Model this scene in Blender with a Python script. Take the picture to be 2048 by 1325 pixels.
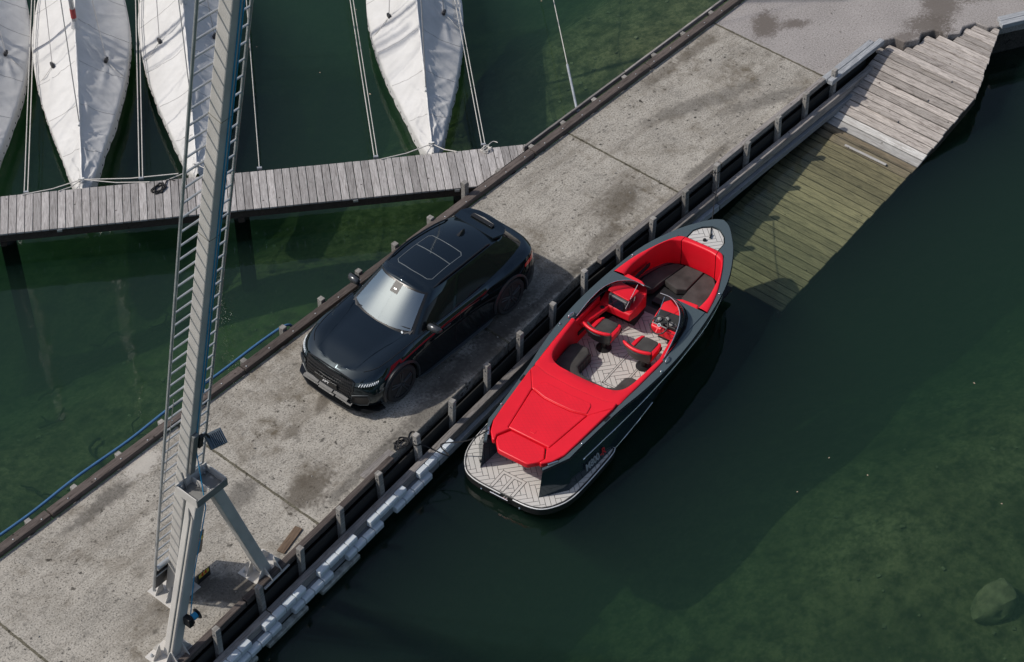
import bpy, math, random
from mathutils import Vector, Matrix, noise
for _o in list(bpy.data.objects):
    bpy.data.objects.remove(_o)
S = bpy.context.scene
COL = S.collection
PI = math.pi
rnd = random.Random(7)
R = math.radians

# ---------------------------------------------------------------- camera, sky, sun, exposure
cam = bpy.data.cameras.new('camera')
cam_o = bpy.data.objects.new('camera', cam)
COL.objects.link(cam_o)
S.camera = cam_o
cam.sensor_fit = 'HORIZONTAL'
cam.sensor_width = 36.0
cam.lens = 36.0 * 4200.0 / 2048.0
cam.clip_start = 0.5
cam.clip_end = 600.0
_right = Vector((0.65317, -0.75721, 0.0)).normalized()
_pitch = R(44.46647)
_fh = Vector((-_right.y, _right.x, 0.0))
_fwd = _fh * math.cos(_pitch) - Vector((0, 0, 1)) * math.sin(_pitch)
_up = _right.cross(_fwd)
cam_o.matrix_world = Matrix(((_right.x, _up.x, -_fwd.x, -21.0), (_right.y, _up.y, -_fwd.y, -20.0),
                             (_right.z, _up.z, -_fwd.z, 28.18), (0, 0, 0, 1)))

SUN_DIR = Vector((-0.62, 0.68, 1.0)).normalized()      # towards the sun
world = bpy.data.worlds.new('World')
S.world = world
world.use_nodes = True
wn = world.node_tree.nodes
sky = wn.new('ShaderNodeTexSky')
sky.sky_type = 'NISHITA'
sky.sun_disc = False
sky.sun_elevation = math.asin(SUN_DIR.z)
sky.sun_rotation = math.atan2(SUN_DIR.x, SUN_DIR.y) % (2 * PI)
sky.altitude = 500
sky.air_density = 1.0
sky.dust_density = 3.0
sky.ozone_density = 1.0
_hs = wn.new('ShaderNodeHueSaturation')        # thin high haze: a paler sky
_hs.inputs['Saturation'].default_value = 0.9
world.node_tree.links.new(sky.outputs[0], _hs.inputs['Color'])
world.node_tree.links.new(_hs.outputs[0], wn['Background'].inputs[0])
wn['Background'].inputs[1].default_value = 0.115

sun = bpy.data.lights.new('sun', 'SUN')
sun.energy = 3.1
sun.angle = R(0.9)
sun.color = (1.0, 0.94, 0.86)
sun_o = bpy.data.objects.new('sun', sun)
COL.objects.link(sun_o)
sun_o.rotation_euler = SUN_DIR.to_track_quat('Z', 'Y').to_euler()
sun_o.location = SUN_DIR * 60

S.view_settings.view_transform = 'Standard'
S.view_settings.look = 'None'
S.view_settings.exposure = -0.12
S.view_settings.gamma = 1.0
S.view_settings.use_curve_mapping = False
S.render.engine = 'CYCLES'
S.cycles.use_denoising = True
S.cycles.max_bounces = 8
S.cycles.transparent_max_bounces = 16
S.cycles.volume_bounces = 1
S.cycles.volume_max_steps = 64
S.cycles.caustics_reflective = False
S.cycles.caustics_refractive = False
S.cycles.sample_clamp_indirect = 6.0

# ---------------------------------------------------------------- materials
def srgb(r, g, b):
    f = lambda c: c / 12.92 if c <= 0.04045 else ((c + 0.055) / 1.055) ** 2.4
    return (f(r / 255.0), f(g / 255.0), f(b / 255.0), 1.0)

class NT:
    """tiny helper for node materials"""
    def __init__(self, name):
        self.m = bpy.data.materials.new(name)
        self.m.use_nodes = True
        self.t = self.m.node_tree
        self.b = self.t.nodes['Principled BSDF']
        self.out = self.t.nodes['Material Output']
    def n(self, typ, **kw):
        x = self.t.nodes.new(typ)
        for k, v in kw.items():
            setattr(x, k, v)
        return x
    def l(self, a, b):
        self.t.links.new(a, b)
    def coord(self, kind='Object', scale=(1, 1, 1), rot=(0, 0, 0), loc=(0, 0, 0), rand=0.0):
        tc = self.n('ShaderNodeTexCoord')
        mp = self.n('ShaderNodeMapping')
        mp.inputs['Scale'].default_value = scale
        mp.inputs['Rotation'].default_value = rot
        mp.inputs['Location'].default_value = loc
        src = tc.outputs[kind]
        if rand:
            oi = self.n('ShaderNodeObjectInfo')
            mu = self.n('ShaderNodeMath', operation='MULTIPLY')
            mu.inputs[1].default_value = rand
            self.l(oi.outputs['Random'], mu.inputs[0])
            ad = self.n('ShaderNodeVectorMath', operation='ADD')
            self.l(src, ad.inputs[0]); self.l(mu.outputs[0], ad.inputs[1])
            src = ad.outputs[0]
        self.l(src, mp.inputs['Vector'])
        return mp.outputs['Vector']
    def noise(self, vec, scale, detail=4, rough=0.55, dist=0.0):
        x = self.n('ShaderNodeTexNoise')
        x.inputs['Scale'].default_value = scale
        x.inputs['Detail'].default_value = detail
        x.inputs['Roughness'].default_value = rough
        x.inputs['Distortion'].default_value = dist
        self.l(vec, x.inputs['Vector'])
        return x.outputs['Fac']
    def ramp(self, fac, stops):
        x = self.n('ShaderNodeValToRGB')
        e = x.color_ramp.elements
        while len(e) < len(stops):
            e.new(0.5)
        for i, (p, c) in enumerate(stops):
            e[i].position = p
            e[i].color = c if hasattr(c, '__len__') else (c, c, c, 1)
        self.l(fac, x.inputs['Fac'])
        return x.outputs['Color']
    def mix(self, fac, a, b, blend='MIX'):
        x = self.n('ShaderNodeMix', data_type='RGBA', blend_type=blend)
        for i, v in ((0, fac), (6, a), (7, b)):
            if hasattr(v, 'is_linked'):
                self.l(v, x.inputs[i])
            else:
                x.inputs[i].default_value = v
        return x.outputs[2]
    def math(self, op, a, b=0.5):
        x = self.n('ShaderNodeMath', operation=op)
        for i, v in ((0, a), (1, b)):
            if hasattr(v, 'is_linked'):
                self.l(v, x.inputs[i])
            else:
                x.inputs[i].default_value = v
        return x.outputs[0]
    def bump(self, h, strength=0.3, dist=0.01):
        x = self.n('ShaderNodeBump')
        x.inputs['Strength'].default_value = strength
        x.inputs['Distance'].default_value = dist
        self.l(h, x.inputs['Height'])
        self.l(x.outputs[0], self.b.inputs['Normal'])
        return x
    def set(self, **kw):
        for k, v in kw.items():
            k = k.replace('_', ' ')
            i = self.b.inputs[k]
            if hasattr(v, 'is_linked'):
                self.l(v, i)
            else:
                i.default_value = v
        return self

def simple(name, col, rough=0.5, metal=0.0, coat=0.0, var=0.12, nscale=6.0, bump=0.0, spec=None, rvar=0.0):
    m = NT(name)
    v = m.coord('Object', rand=37.0)
    f = m.noise(v, nscale, 5)
    c = Vector(col[:3])
    m.set(Base_Color=m.ramp(f, [(0.3, (*(c * (1 - var)), 1)), (0.7, (*(c * (1 + var)), 1))]),
          Metallic=metal, Coat_Weight=coat, Coat_Roughness=0.03)
    if rvar:
        m.set(Roughness=m.ramp(f, [(0.3, rough - rvar), (0.7, rough + rvar)]))
    else:
        m.set(Roughness=rough)
    if spec is not None:
        m.b.inputs['Specular IOR Level'].default_value = spec
    if bump:
        m.bump(m.noise(v, nscale * 8, 3), bump, 0.004)
    return m.m

def concrete(name, base, rough=0.9, dark=True, tint=(1, 1, 1)):
    m = NT(name)
    v = m.coord('Object')
    base = Vector(base)
    col = m.ramp(m.noise(v, 0.9, 6, 0.62), [(0.30, (*(base * 0.82), 1)), (0.5, (*(base * 1.10), 1)), (0.70, (*(base * 1.32), 1))])
    # exposed aggregate, pale and dark grains
    g1 = m.noise(v, 30.0, 4, 0.8)
    col = m.mix(m.ramp(g1, [(0.38, 0.95), (0.47, 0.0)]), col, (*(base * 0.24), 1))
    col = m.mix(m.ramp(g1, [(0.55, 0.0), (0.66, 0.8)]), col, (*(base * 1.75), 1))
    g2 = m.noise(v, 11.0, 5, 0.72)
    col = m.mix(m.ramp(g2, [(0.30, 0.9), (0.42, 0.0)]), col, (*(base * 0.36), 1))
    pit = m.noise(v, 7.5, 3, 0.6)
    pit_a = m.noise(v, 0.7, 4, 0.6)
    col = m.mix(m.math('MULTIPLY', m.ramp(pit, [(0.63, 0.0), (0.66, 1.0)]), m.ramp(pit_a, [(0.40, 0.15), (0.56, 0.95)])), col, (*(base * 0.10), 1))
    ck = m.n('ShaderNodeTexVoronoi', feature='DISTANCE_TO_EDGE')
    ck.inputs['Scale'].default_value = 0.55
    wv = m.n('ShaderNodeVectorMath', operation='ADD')
    nn = m.n('ShaderNodeTexNoise'); nn.inputs['Scale'].default_value = 1.6; nn.inputs['Detail'].default_value = 6
    m.l(v, nn.inputs['Vector']); m.l(v, wv.inputs[0]); m.l(nn.outputs['Color'], wv.inputs[1])
    m.l(wv.outputs[0], ck.inputs['Vector'])
    col = m.mix(m.math('MULTIPLY', m.ramp(ck.outputs['Distance'], [(0.0, 0.5), (0.007, 0.0)]), m.ramp(m.noise(v, 0.33, 3), [(0.5, 0.0), (0.6, 1.0)])), col, (*(base * 0.25), 1))
    g3 = m.noise(v, 4.0, 6, 0.75)
    col = m.mix(m.ramp(g3, [(0.34, 0.7), (0.46, 0.0)]), col, (*(base * 0.50), 1))
    # worn dark blotches and brown stains
    s1 = m.noise(v, 0.55, 7, 0.68, 0.6)
    s2 = m.noise(v, 2.6, 6, 0.7)
    st = m.math('MULTIPLY', m.ramp(s1, [(0.50, 0.0), (0.66, 1.0)]), m.ramp(s2, [(0.40, 0.0), (0.62, 1.0)]))
    col = m.mix(st, col, (base.x * 0.34, base.y * 0.30, base.z * 0.24, 1))
    if dark:
        s3 = m.noise(m.coord('Object', loc=(31, 7, 3)), 3.4, 5, 0.7)
        col = m.mix(m.ramp(s3, [(0.68, 0.0), (0.80, 0.8)]), col, (base.x * 0.28, base.y * 0.25, base.z * 0.21, 1))
        # traffic-worn streaks along the pier
        s4 = m.noise(m.coord('Object', scale=(0.28, 2.2, 1)), 1.1, 6, 0.7)
        col = m.mix(m.ramp(s4, [(0.50, 0.0), (0.72, 0.62)]), col, (base.x * 0.42, base.y * 0.39, base.z * 0.35, 1))
    m.set(Base_Color=col, Roughness=rough)
    m.b.inputs['Specular IOR Level'].default_value = 0.25
    m.bump(m.math('ADD', g1, m.math('MULTIPLY', g2, 1.5)), 0.55, 0.012)
    return m.m

def wood(name, pale, dark, grain=1.0, rough=0.85, knots=True, wet=0.0, randval=True):
    """weathered timber, grain along the local X axis; every board gets its own shade and figure"""
    m = NT(name)
    v = m.coord('Object', scale=(1.2 * grain, 14 * grain, 14 * grain), rand=61.0)
    w = m.coord('Object', scale=(1, 1, 1), rand=23.0)
    f = m.noise(v, 2.6, 7, 0.66, 0.8)
    col = m.ramp(f, [(0.30, (*dark, 1)), (0.48, (*(Vector(pale) * 0.72), 1)), (0.66, (*pale, 1))])
    fine = m.noise(m.coord('Object', scale=(3, 90, 90), rand=61.0), 2.0, 3, 0.6)
    col = m.mix(m.ramp(fine, [(0.32, 0.55), (0.5, 0.0)]), col, (*(Vector(dark) * 0.7), 1))
    if knots:
        k = m.n('ShaderNodeTexVoronoi', feature='F1')
        k.inputs['Scale'].default_value = 3.1
        m.l(w, k.inputs['Vector'])
        col = m.mix(m.ramp(k.outputs['Distance'], [(0.045, 0.9), (0.085, 0.0)]), col, (*(Vector(dark) * 0.45), 1))
    stn = m.noise(w, 2.2, 6, 0.7)
    col = m.mix(m.ramp(stn, [(0.60, 0.0), (0.78, 0.7)]), col, (*(Vector(dark) * 0.55), 1))
    oi = m.n('ShaderNodeObjectInfo')
    if randval:
        hv = m.n('ShaderNodeHueSaturation')
        m.l(m.ramp(oi.outputs['Random'], [(0.0, 0.70), (1.0, 1.22)]), hv.inputs['Value'])
        m.l(col, hv.inputs['Color'])
        col = hv.outputs[0]
    m.set(Base_Color=col, Roughness=rough)
    m.b.inputs['Specular IOR Level'].default_value = 0.25
    m.bump(m.math('ADD', f, fine), 0.35, 0.006)
    return m.m

def carpaint(name, col, rough=0.04, spec=0.6, tint=(0.70, 0.88, 1.0)):
    """deep gloss lacquer: a dark pigment under a mirror-smooth clear coat"""
    m = NT(name)
    v = m.coord('Object')
    f = m.noise(v, 320.0, 2)
    c = Vector(col)
    m.set(Base_Color=m.ramp(f, [(0.35, (*(c * 0.9), 1)), (0.65, (*(c * 1.15), 1))]), Roughness=rough, Specular_Tint=(*tint, 1))  # teal tint puts a teal sky's colour into the reflections
    m.b.inputs['Specular IOR Level'].default_value = spec
    return m.m

MAT = {}
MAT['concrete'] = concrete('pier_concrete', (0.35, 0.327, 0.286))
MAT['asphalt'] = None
MAT['wall'] = concrete('shaded_wall_concrete', (0.055, 0.05, 0.045), 0.8)  # near-black base colour stands in for the shade under the deck
MAT['plank'] = wood('jetty_timber', (0.53, 0.505, 0.49), (0.21, 0.19, 0.178))
MAT['ramp'] = wood('ramp_timber', (0.57, 0.52, 0.475), (0.12, 0.095, 0.082))
MAT['beam'] = wood('brown_timber', (0.155, 0.128, 0.115), (0.045, 0.035, 0.03), 0.8)
MAT['beam_grey'] = wood('grey_timber', (0.36, 0.335, 0.315), (0.12, 0.105, 0.098), 0.8)
MAT['post'] = wood('post_timber', (0.40, 0.385, 0.36), (0.17, 0.155, 0.14), 0.7, knots=False)
MAT['blueplank'] = wood('silver_timber', (0.42, 0.44, 0.46), (0.20, 0.21, 0.23), 0.9)
MAT['stringer'] = wood('dark_stringer_timber', (0.07, 0.055, 0.045), (0.025, 0.02, 0.017), 0.8)
MAT['pile'] = simple('dark_pile', (0.018, 0.018, 0.017), 0.8, bump=0.3)
MAT['steel'] = simple('galvanised_steel', (0.56, 0.54, 0.505), 0.6, 0.0, var=0.10, nscale=2.2, rvar=0.08)
MAT['steel_dark'] = simple('weathered_steel', (0.26, 0.26, 0.25), 0.55, 0.3, var=0.3, nscale=3.0)
MAT['galv'] = simple('bright_galvanised', (0.5, 0.52, 0.53), 0.42, 0.55, var=0.2, nscale=5)
MAT['chrome'] = simple('polished_steel', (0.75, 0.76, 0.77), 0.12, 1.0, var=0.02)
MAT['pvc'] = simple('white_fender_plastic', (0.60, 0.65, 0.68), 0.28, 0.0, var=0.10, nscale=3.0, rvar=0.06)
MAT['pvc_old'] = simple('mossy_fender_plastic', (0.30, 0.31, 0.28), 0.6, 0.0, var=0.45, nscale=9)
MAT['black_plastic'] = simple('black_plastic', (0.012, 0.012, 0.013), 0.45)
MAT['black_rubber'] = simple('black_rubber', (0.011, 0.011, 0.011), 0.75)
MAT['blue_rope'] = simple('blue_rope', (0.03, 0.30, 0.52), 0.7)
MAT['blue_hose'] = simple('blue_hose', (0.055, 0.15, 0.30), 0.4)
MAT['rope_black'] = simple('black_rope', (0.014, 0.014, 0.015), 0.8, bump=0.3, nscale=30)
MAT['rope_white'] = simple('white_rope', (0.55, 0.53, 0.49), 0.8, bump=0.3, nscale=30)
MAT['wire'] = simple('stainless_wire', (0.62, 0.60, 0.58), 0.35, 0.6)
MAT['yellow'] = simple('yellow_sticker', (0.55, 0.45, 0.06), 0.5)
MAT['redprint'] = simple('red_print', (0.42, 0.02, 0.015), 0.5)
MAT['board'] = simple('black_board', (0.02, 0.021, 0.022), 0.35)

# ---------------------------------------------------------------- mesh helpers
class MB:
    def __init__(self):
        self.v, self.f = [], []
    def add(self, vs, fs):
        o = len(self.v)
        self.v += [tuple(p) for p in vs]
        self.f += [tuple(i + o for i in f) for f in fs]
        return self
    def box(self, c, s, rotz=0.0, M=None):
        hx, hy, hz = s[0] / 2, s[1] / 2, s[2] / 2
        vs = [Vector((x, y, z)) for z in (-hz, hz) for y in (-hy, hy) for x in (-hx, hx)]
        if rotz:
            q = Matrix.Rotation(rotz, 3, 'Z')
            vs = [q @ p for p in vs]
        if M is not None:
            vs = [M @ p for p in vs]
        vs = [p + Vector(c) for p in vs]
        return self.add(vs, [(0, 2, 3, 1), (4, 5, 7, 6), (0, 1, 5, 4), (2, 6, 7, 3), (0, 4, 6, 2), (1, 3, 7, 5)])
    def beam(self, p0, p1, w, h, side=None, w1=None, h1=None):
        """box from p0 to p1; w across `side`, h along the third axis"""
        p0, p1 = Vector(p0), Vector(p1)
        d = (p1 - p0).normalized()
        if side is None:
            side = d.cross(Vector((0, 0, 1)))
            if side.length < 1e-4:
                side = Vector((1, 0, 0))
        s = Vector(side)
        s = (s - d * s.dot(d)).normalized()
        t = s.cross(d).normalized()
        w1 = w if w1 is None else w1
        h1 = h if h1 is None else h1
        vs = []
        for p, a, b in ((p0, w, h), (p1, w1, h1)):
            for i, j in ((-1, -1), (1, -1), (1, 1), (-1, 1)):
                vs.append(p + s * (a / 2 * i) + t * (b / 2 * j))
        return self.add(vs, [(0, 1, 2, 3), (7, 6, 5, 4), (0, 4, 5, 1), (1, 5, 6, 2), (2, 6, 7, 3), (3, 7, 4, 0)])
    def tube(self, pts, r, n=8, closed=False, caps=True):
        pts = [Vector(p) for p in pts]
        k = len(pts)
        rr = r if hasattr(r, '__len__') else [r] * k
        rings = []
        nrm = None
        for i, p in enumerate(pts):
            if closed:
                d = (pts[(i + 1) % k] - pts[i - 1]).normalized()
            else:
                d = (pts[min(i + 1, k - 1)] - pts[max(i - 1, 0)]).normalized()
            if nrm is None:
                nrm = d.orthogonal().normalized()
            else:
                nrm = nrm - d * nrm.dot(d)
                if nrm.length < 1e-5:
                    nrm = d.orthogonal()
                nrm.normalize()
            b = d.cross(nrm)
            rings.append([p + (nrm * math.cos(2 * PI * j / n) + b * math.sin(2 * PI * j / n)) * rr[i] for j in range(n)])
        vs = [q for ring in rings for q in ring]
        fs = []
        for i in range(k if closed else k - 1):
            a, c = i * n, ((i + 1) % k) * n
            for j in range(n):
                fs.append((a + j, a + (j + 1) % n, c + (j + 1) % n, c + j))
        if caps and not closed:
            fs.append(tuple(range(n - 1, -1, -1)))
            fs.append(tuple(range((k - 1) * n, k * n)))
        return self.add(vs, fs)
    def prism(self, poly, z0, z1, M=None, inset=0.0):
        n = len(poly)
        a = sum(poly[i][0] * poly[(i + 1) % n][1] - poly[(i + 1) % n][0] * poly[i][1] for i in range(n))
        if a < 0:
            poly = poly[::-1]
        f = lambda z, p: z(p[0], p[1]) if callable(z) else z
        vs = [Vector((p[0], p[1], f(z0, p))) for p in poly] + [Vector((p[0], p[1], f(z1, p))) for p in poly]
        if M is not None:
            vs = [M @ p for p in vs]
        fs = [tuple(range(n - 1, -1, -1)), tuple(range(n, 2 * n))]
        fs += [(i, (i + 1) % n, n + (i + 1) % n, n + i) for i in range(n)]
        return self.add(vs, fs)
    def loft(self, rings, closed=True, cap0=False, cap1=False):
        n = len(rings[0])
        vs = [p for r in rings for p in r]
        fs = []
        for i in range(len(rings) - 1):
            for j in range(n if closed else n - 1):
                k = (j + 1) % n
                fs.append((i * n + j, i * n + k, (i + 1) * n + k, (i + 1) * n + j))
        if cap0:
            fs.append(tuple(range(n - 1, -1, -1)))
        if cap1:
            fs.append(tuple(range((len(rings) - 1) * n, len(rings) * n)))
        return self.add(vs, fs)
    def lathe(self, prof, n=24, M=None):
        rings = []
        for r, z in prof:
            rings.append([Vector((r * math.cos(2 * PI * j / n), r * math.sin(2 * PI * j / n), z)) for j in range(n)])
        if M is not None:
            rings = [[M @ p for p in r] for r in rings]
        return self.loft(rings, True, True, True)
    def mirror_y(self):
        vs = [(x, -y, z) for x, y, z in self.v]
        o = len(self.v)
        self.f += [tuple(reversed([i + o for i in f])) for f in self.f]
        self.v += vs
        return self
    def mesh(self, name, mat, smooth=None, fix=False):
        me = bpy.data.meshes.new(name)
        me.from_pydata(self.v, [], self.f)
        if fix:
            import bmesh
            bm = bmesh.new(); bm.from_mesh(me)
            bmesh.ops.remove_doubles(bm, verts=bm.verts, dist=1e-4)
            bmesh.ops.recalc_face_normals(bm, faces=bm.faces)
            bm.to_mesh(me); bm.free()
        if mat is not None:
            me.materials.append(mat)
        if smooth is not None:
            me.polygons.foreach_set('use_smooth', [True] * len(me.polygons))
            me.set_sharp_from_angle(angle=R(smooth))
        me.update()
        return me
    def build(self, name, mat, parent=None, smooth=None, bevel=0.0, seg=1, loc=None, rotz=0.0, fix=False, kind=None, sub=0):
        me = self.mesh(name, mat, smooth, fix)
        return link(name, me, parent, loc, rotz, bevel, seg, kind, sub)

def link(name, me, parent=None, loc=None, rotz=0.0, bevel=0.0, seg=1, kind=None, sub=0):
    o = bpy.data.objects.new(name, me)
    COL.objects.link(o)
    if parent is not None:
        o.parent = parent
    if loc is not None:
        o.location = loc
    if rotz:
        o.rotation_euler = (0, 0, rotz)
    if bevel:
        b = o.modifiers.new('bevel', 'BEVEL')
        b.width = bevel; b.segments = seg; b.limit_method = 'ANGLE'; b.angle_limit = R(35)
    if sub:
        s_ = o.modifiers.new('subdiv', 'SUBSURF')
        s_.levels = sub; s_.render_levels = sub
    if kind:
        o['kind'] = kind
    return o

def tag(o, label, cat, group=None):
    o['label'] = label
    o['category'] = cat
    if group:
        o['group'] = group
    return o

def thing(name, label, cat, loc=(0, 0, 0), rotz=0.0, group=None):
    o = bpy.data.objects.new(name, None)
    o.empty_display_size = 0.2
    COL.objects.link(o)
    o.location = loc
    o.rotation_euler = (0, 0, rotz)
    return tag(o, label, cat, group)

def structure(o):
    o['kind'] = 'structure'
    return o

def interp(x, pts):
    """piecewise-linear with smooth Catmull-Rom slopes"""
    n = len(pts)
    if x <= pts[0][0]:
        return pts[0][1]
    if x >= pts[-1][0]:
        return pts[-1][1]
    for i in range(n - 1):
        if pts[i][0] <= x <= pts[i + 1][0]:
            x0, y0 = pts[i]; x1, y1 = pts[i + 1]
            h = x1 - x0
            def slope(k):
                if 0 < k < n - 1:
                    d0 = (pts[k][1] - pts[k - 1][1]) / (pts[k][0] - pts[k - 1][0])
                    d1 = (pts[k + 1][1] - pts[k][1]) / (pts[k + 1][0] - pts[k][0])
                    if d0 * d1 <= 0:
                        return 0.0
                    return 2 * d0 * d1 / (d0 + d1)
                if k == 0:
                    return (pts[1][1] - pts[0][1]) / (pts[1][0] - pts[0][0])
                return (pts[-1][1] - pts[-2][1]) / (pts[-1][0] - pts[-2][0])
            t = (x - x0) / h
            m0, m1 = slope(i) * h, slope(i + 1) * h
            return (2 * t**3 - 3 * t**2 + 1) * y0 + (t**3 - 2 * t**2 + t) * m0 + (-2 * t**3 + 3 * t**2) * y1 + (t**3 - t**2) * m1

def lin(x, pts):
    if x <= pts[0][0]:
        return pts[0][1]
    for (x0, y0), (x1, y1) in zip(pts, pts[1:]):
        if x <= x1:
            return y0 + (y1 - y0) * (x - x0) / (x1 - x0)
    return pts[-1][1]

def spline(pts, k=6, closed=False):
    """Catmull-Rom through points"""
    P = [Vector(p) for p in pts]
    n = len(P)
    out = []
    for i in range(n if closed else n - 1):
        if closed:
            a, b, c, d = P[i - 1], P[i], P[(i + 1) % n], P[(i + 2) % n]
        else:
            a, b, c, d = P[max(i - 1, 0)], P[i], P[i + 1], P[min(i + 2, n - 1)]
        for j in range(k):
            t = j / k
            out.append(0.5 * ((2 * b) + (c - a) * t + (2 * a - 5 * b + 4 * c - d) * t * t + (3 * b - a - 3 * c + d) * t**3))
    if not closed:
        out.append(P[-1])
    return out

def text_mesh(body, size, shear=0.0, depth=0.002, bold=0.0):
    cu = bpy.data.curves.new('lettering', 'FONT')
    cu.body = body
    cu.size = size
    cu.shear = shear
    cu.extrude = depth
    cu.offset = bold
    cu.align_x = 'CENTER'
    cu.align_y = 'CENTER'
    o = bpy.data.objects.new('lettering', cu)
    COL.objects.link(o)
    dg = bpy.context.evaluated_depsgraph_get()
    me = bpy.data.meshes.new_from_object(o.evaluated_get(dg))
    bpy.data.objects.remove(o)
    return me
# ================================================================ the setting
WATER = -0.8
def stain_tint_material(m, col, spots):
    """worn stains and tinted patches lying on the surface at known places: (x, y, rx, ry, rot, strength, colour)"""
    tc = m.n('ShaderNodeTexCoord')
    nz = m.noise(tc.outputs['Object'], 2.4, 8, 0.78, 0.5)
    nz2 = m.noise(tc.outputs['Object'], 15.0, 6, 0.8)
    wob = m.math('ADD', m.math('MULTIPLY', nz, 2.2), m.math('MULTIPLY', nz2, 2.4))
    for (x, y, rx, ry, ro, st, c) in spots:
        mp = m.n('ShaderNodeMapping', vector_type='TEXTURE')
        mp.inputs['Location'].default_value = (x, y, 0)
        mp.inputs['Rotation'].default_value = (0, 0, ro)
        mp.inputs['Scale'].default_value = (rx, ry, 4.0)
        m.l(tc.outputs['Object'], mp.inputs['Vector'])
        ln = m.n('ShaderNodeVectorMath', operation='LENGTH')
        m.l(mp.outputs[0], ln.inputs[0])
        f = m.math('SUBTRACT', m.math('SUBTRACT', wob, 1.12), m.math('MULTIPLY', ln.outputs['Value'], 1.25))
        f = m.ramp(f, [(0.0, 0.0), (0.55, st)])
        col = m.mix(f, col, (*c, 1))
    return col

BR, DK, PL = (0.085, 0.07, 0.052), (0.07, 0.064, 0.056), (0.52, 0.49, 0.44)
def deck_stains(matl, spots):
    m = NT.__new__(NT)
    m.m = matl; m.t = matl.node_tree; m.b = m.t.nodes['Principled BSDF']
    lk = m.b.inputs['Base Color'].links[0]
    col = stain_tint_material(m, lk.from_socket, spots)
    m.l(col, m.b.inputs['Base Color'])
deck_stains(MAT['concrete'], [
    (-4.7, -1.15, 0.75, 0.45, 0.2, 0.75, BR), (-5.5, -0.3, 0.55, 0.30, 0.3, 0.55, DK), (5.0, -0.45, 0.9, 0.45, 0.3, 0.6, BR),
    (10.2, 1.5, 0.9, 0.22, 0.0, 0.6, BR), (8.9, 1.55, 0.8, 0.2, 0.0, 0.55, BR), (-7.3, 1.40, 1.0, 0.22, 0.05, 0.65, DK),
    (-0.2, -1.2, 1.6, 0.35, 0.08, 0.75, DK), (-1.9, -1.45, 1.2, 0.30, 0.08, 0.6, DK), (2.2, -0.9, 1.2, 0.5, 0.1, 0.5, DK),
    (-2.9, 0.2, 0.5, 0.16, 0.4, 0.6, BR), (-3.9, 0.1, 0.25, 0.14, 0.1, 0.5, BR), (8.6, 0.3, 2.0, 0.30, -0.35, 0.5, DK),
    (9.7, -0.75, 1.2, 0.25, -0.4, 0.5, DK), (-3.6, -1.55, 1.6, 0.18, 0.08, 0.6, DK), (1.6, -1.15, 2.4, 0.16, 0.05, 0.7, DK), (0.2, 1.35, 3.0, 0.14, 0.0, 0.45, DK), (-1.0, -1.0, 0.9, 0.5, 0.3, 0.6, DK), (-6.2, 1.55, 0.55, 0.30, 0.1, 0.75, PL),
    (-7.2, -1.65, 0.9, 0.45, -0.9, 0.75, DK), (-8.0, -1.2, 0.5, 0.4, 0.2, 0.4, BR), (0.9, -0.95, 1.2, 0.4, 0.1, 0.7, DK), (3.9, -0.9, 0.8, 0.22, 0.1, 0.5, BR), (7.2, -1.05, 1.2, 0.14, 0.0, 0.5, DK)])
_m = NT('worn_asphalt')
_v = _m.coord('Object')
_c = _m.ramp(_m.noise(_v, 0.8, 6, 0.6), [(0.3, (0.285, 0.265, 0.252, 1)), (0.7, (0.365, 0.34, 0.325, 1))])
_g = _m.noise(_v, 27.0, 4, 0.8)
_c = _m.mix(_m.ramp(_g, [(0.36, 0.8), (0.47, 0.0)]), _c, (0.13, 0.118, 0.108, 1))
_c = _m.mix(_m.ramp(_g, [(0.55, 0.0), (0.66, 0.6)]), _c, (0.56, 0.53, 0.50, 1))
_c = stain_tint_material(_m, _c, [(11.9, 0.85, 0.75, 0.40, 0.5, 0.85, (0.12, 0.102, 0.088)), (12.4, 0.35, 0.4, 0.22, -0.7, 0.8, (0.12, 0.102, 0.088)),
                             (15.1, -1.75, 1.1, 0.55, 0.5, 0.85, (0.125, 0.108, 0.094)), (14.3, -1.95, 0.7, 0.5, -0.6, 0.85, (0.125, 0.108, 0.094)),
                             (16.2, -2.3, 0.9, 0.3, -0.5, 0.8, (0.125, 0.108, 0.094)), (16.8, -0.9, 0.8, 0.35, 0.3, 0.8, (0.125, 0.108, 0.094)),
                             (13.5, -1.75, 0.5, 0.25, -0.5, 0.7, (0.13, 0.11, 0.096))])
_m.set(Base_Color=_c, Roughness=0.9)
_m.b.inputs['Specular IOR Level'].default_value = 0.25
_m.bump(_g, 0.5, 0.01)
MAT['asphalt'] = _m.m

# ---- lake bed
def bed_z(x, y):
    n = noise.noise(Vector((x * 0.16, y * 0.16, 3.0))) * 0.5 + noise.noise(Vector((x * 0.5, y * 0.5, 9.0))) * 0.16
    if y < 0:
        d = lin(-y, [(0, -5.4), (3.2, -4.9), (5.6, -3.7), (8.5, -2.9), (16, -2.4), (60, -4.0)])
        d += -1.3 * max(0.0, min(1.0, (x - 4.0) / 6.0)) * max(0.0, min(1.0, (y + 9.0) / 4.0))
    else:
        d = lin(y, [(0, -2.5), (3.0, -2.6), (6.0, -2.9), (8.0, -4.0), (12, -4.8), (60, -5.0)])
        d += 0.9 * max(0.0, min(1.0, (x - 6.0) / 5.0)) * max(0.0, min(1.0, (9.0 - y) / 5.0))
    return d + n * 0.8
mb = MB()
xs = [-60 + i * 4 for i in range(10)] + [-20 + i * 0.6 for i in range(75)] + [25 + i * 4 for i in range(10)]
ys = [-60 + i * 4 for i in range(9)] + [-24 + i * 0.6 for i in range(90)] + [30 + i * 4 for i in range(8)]
for y in ys:
    for x in xs:
        mb.v.append((x, y, bed_z(x, y)))
nx = len(xs)
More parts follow.
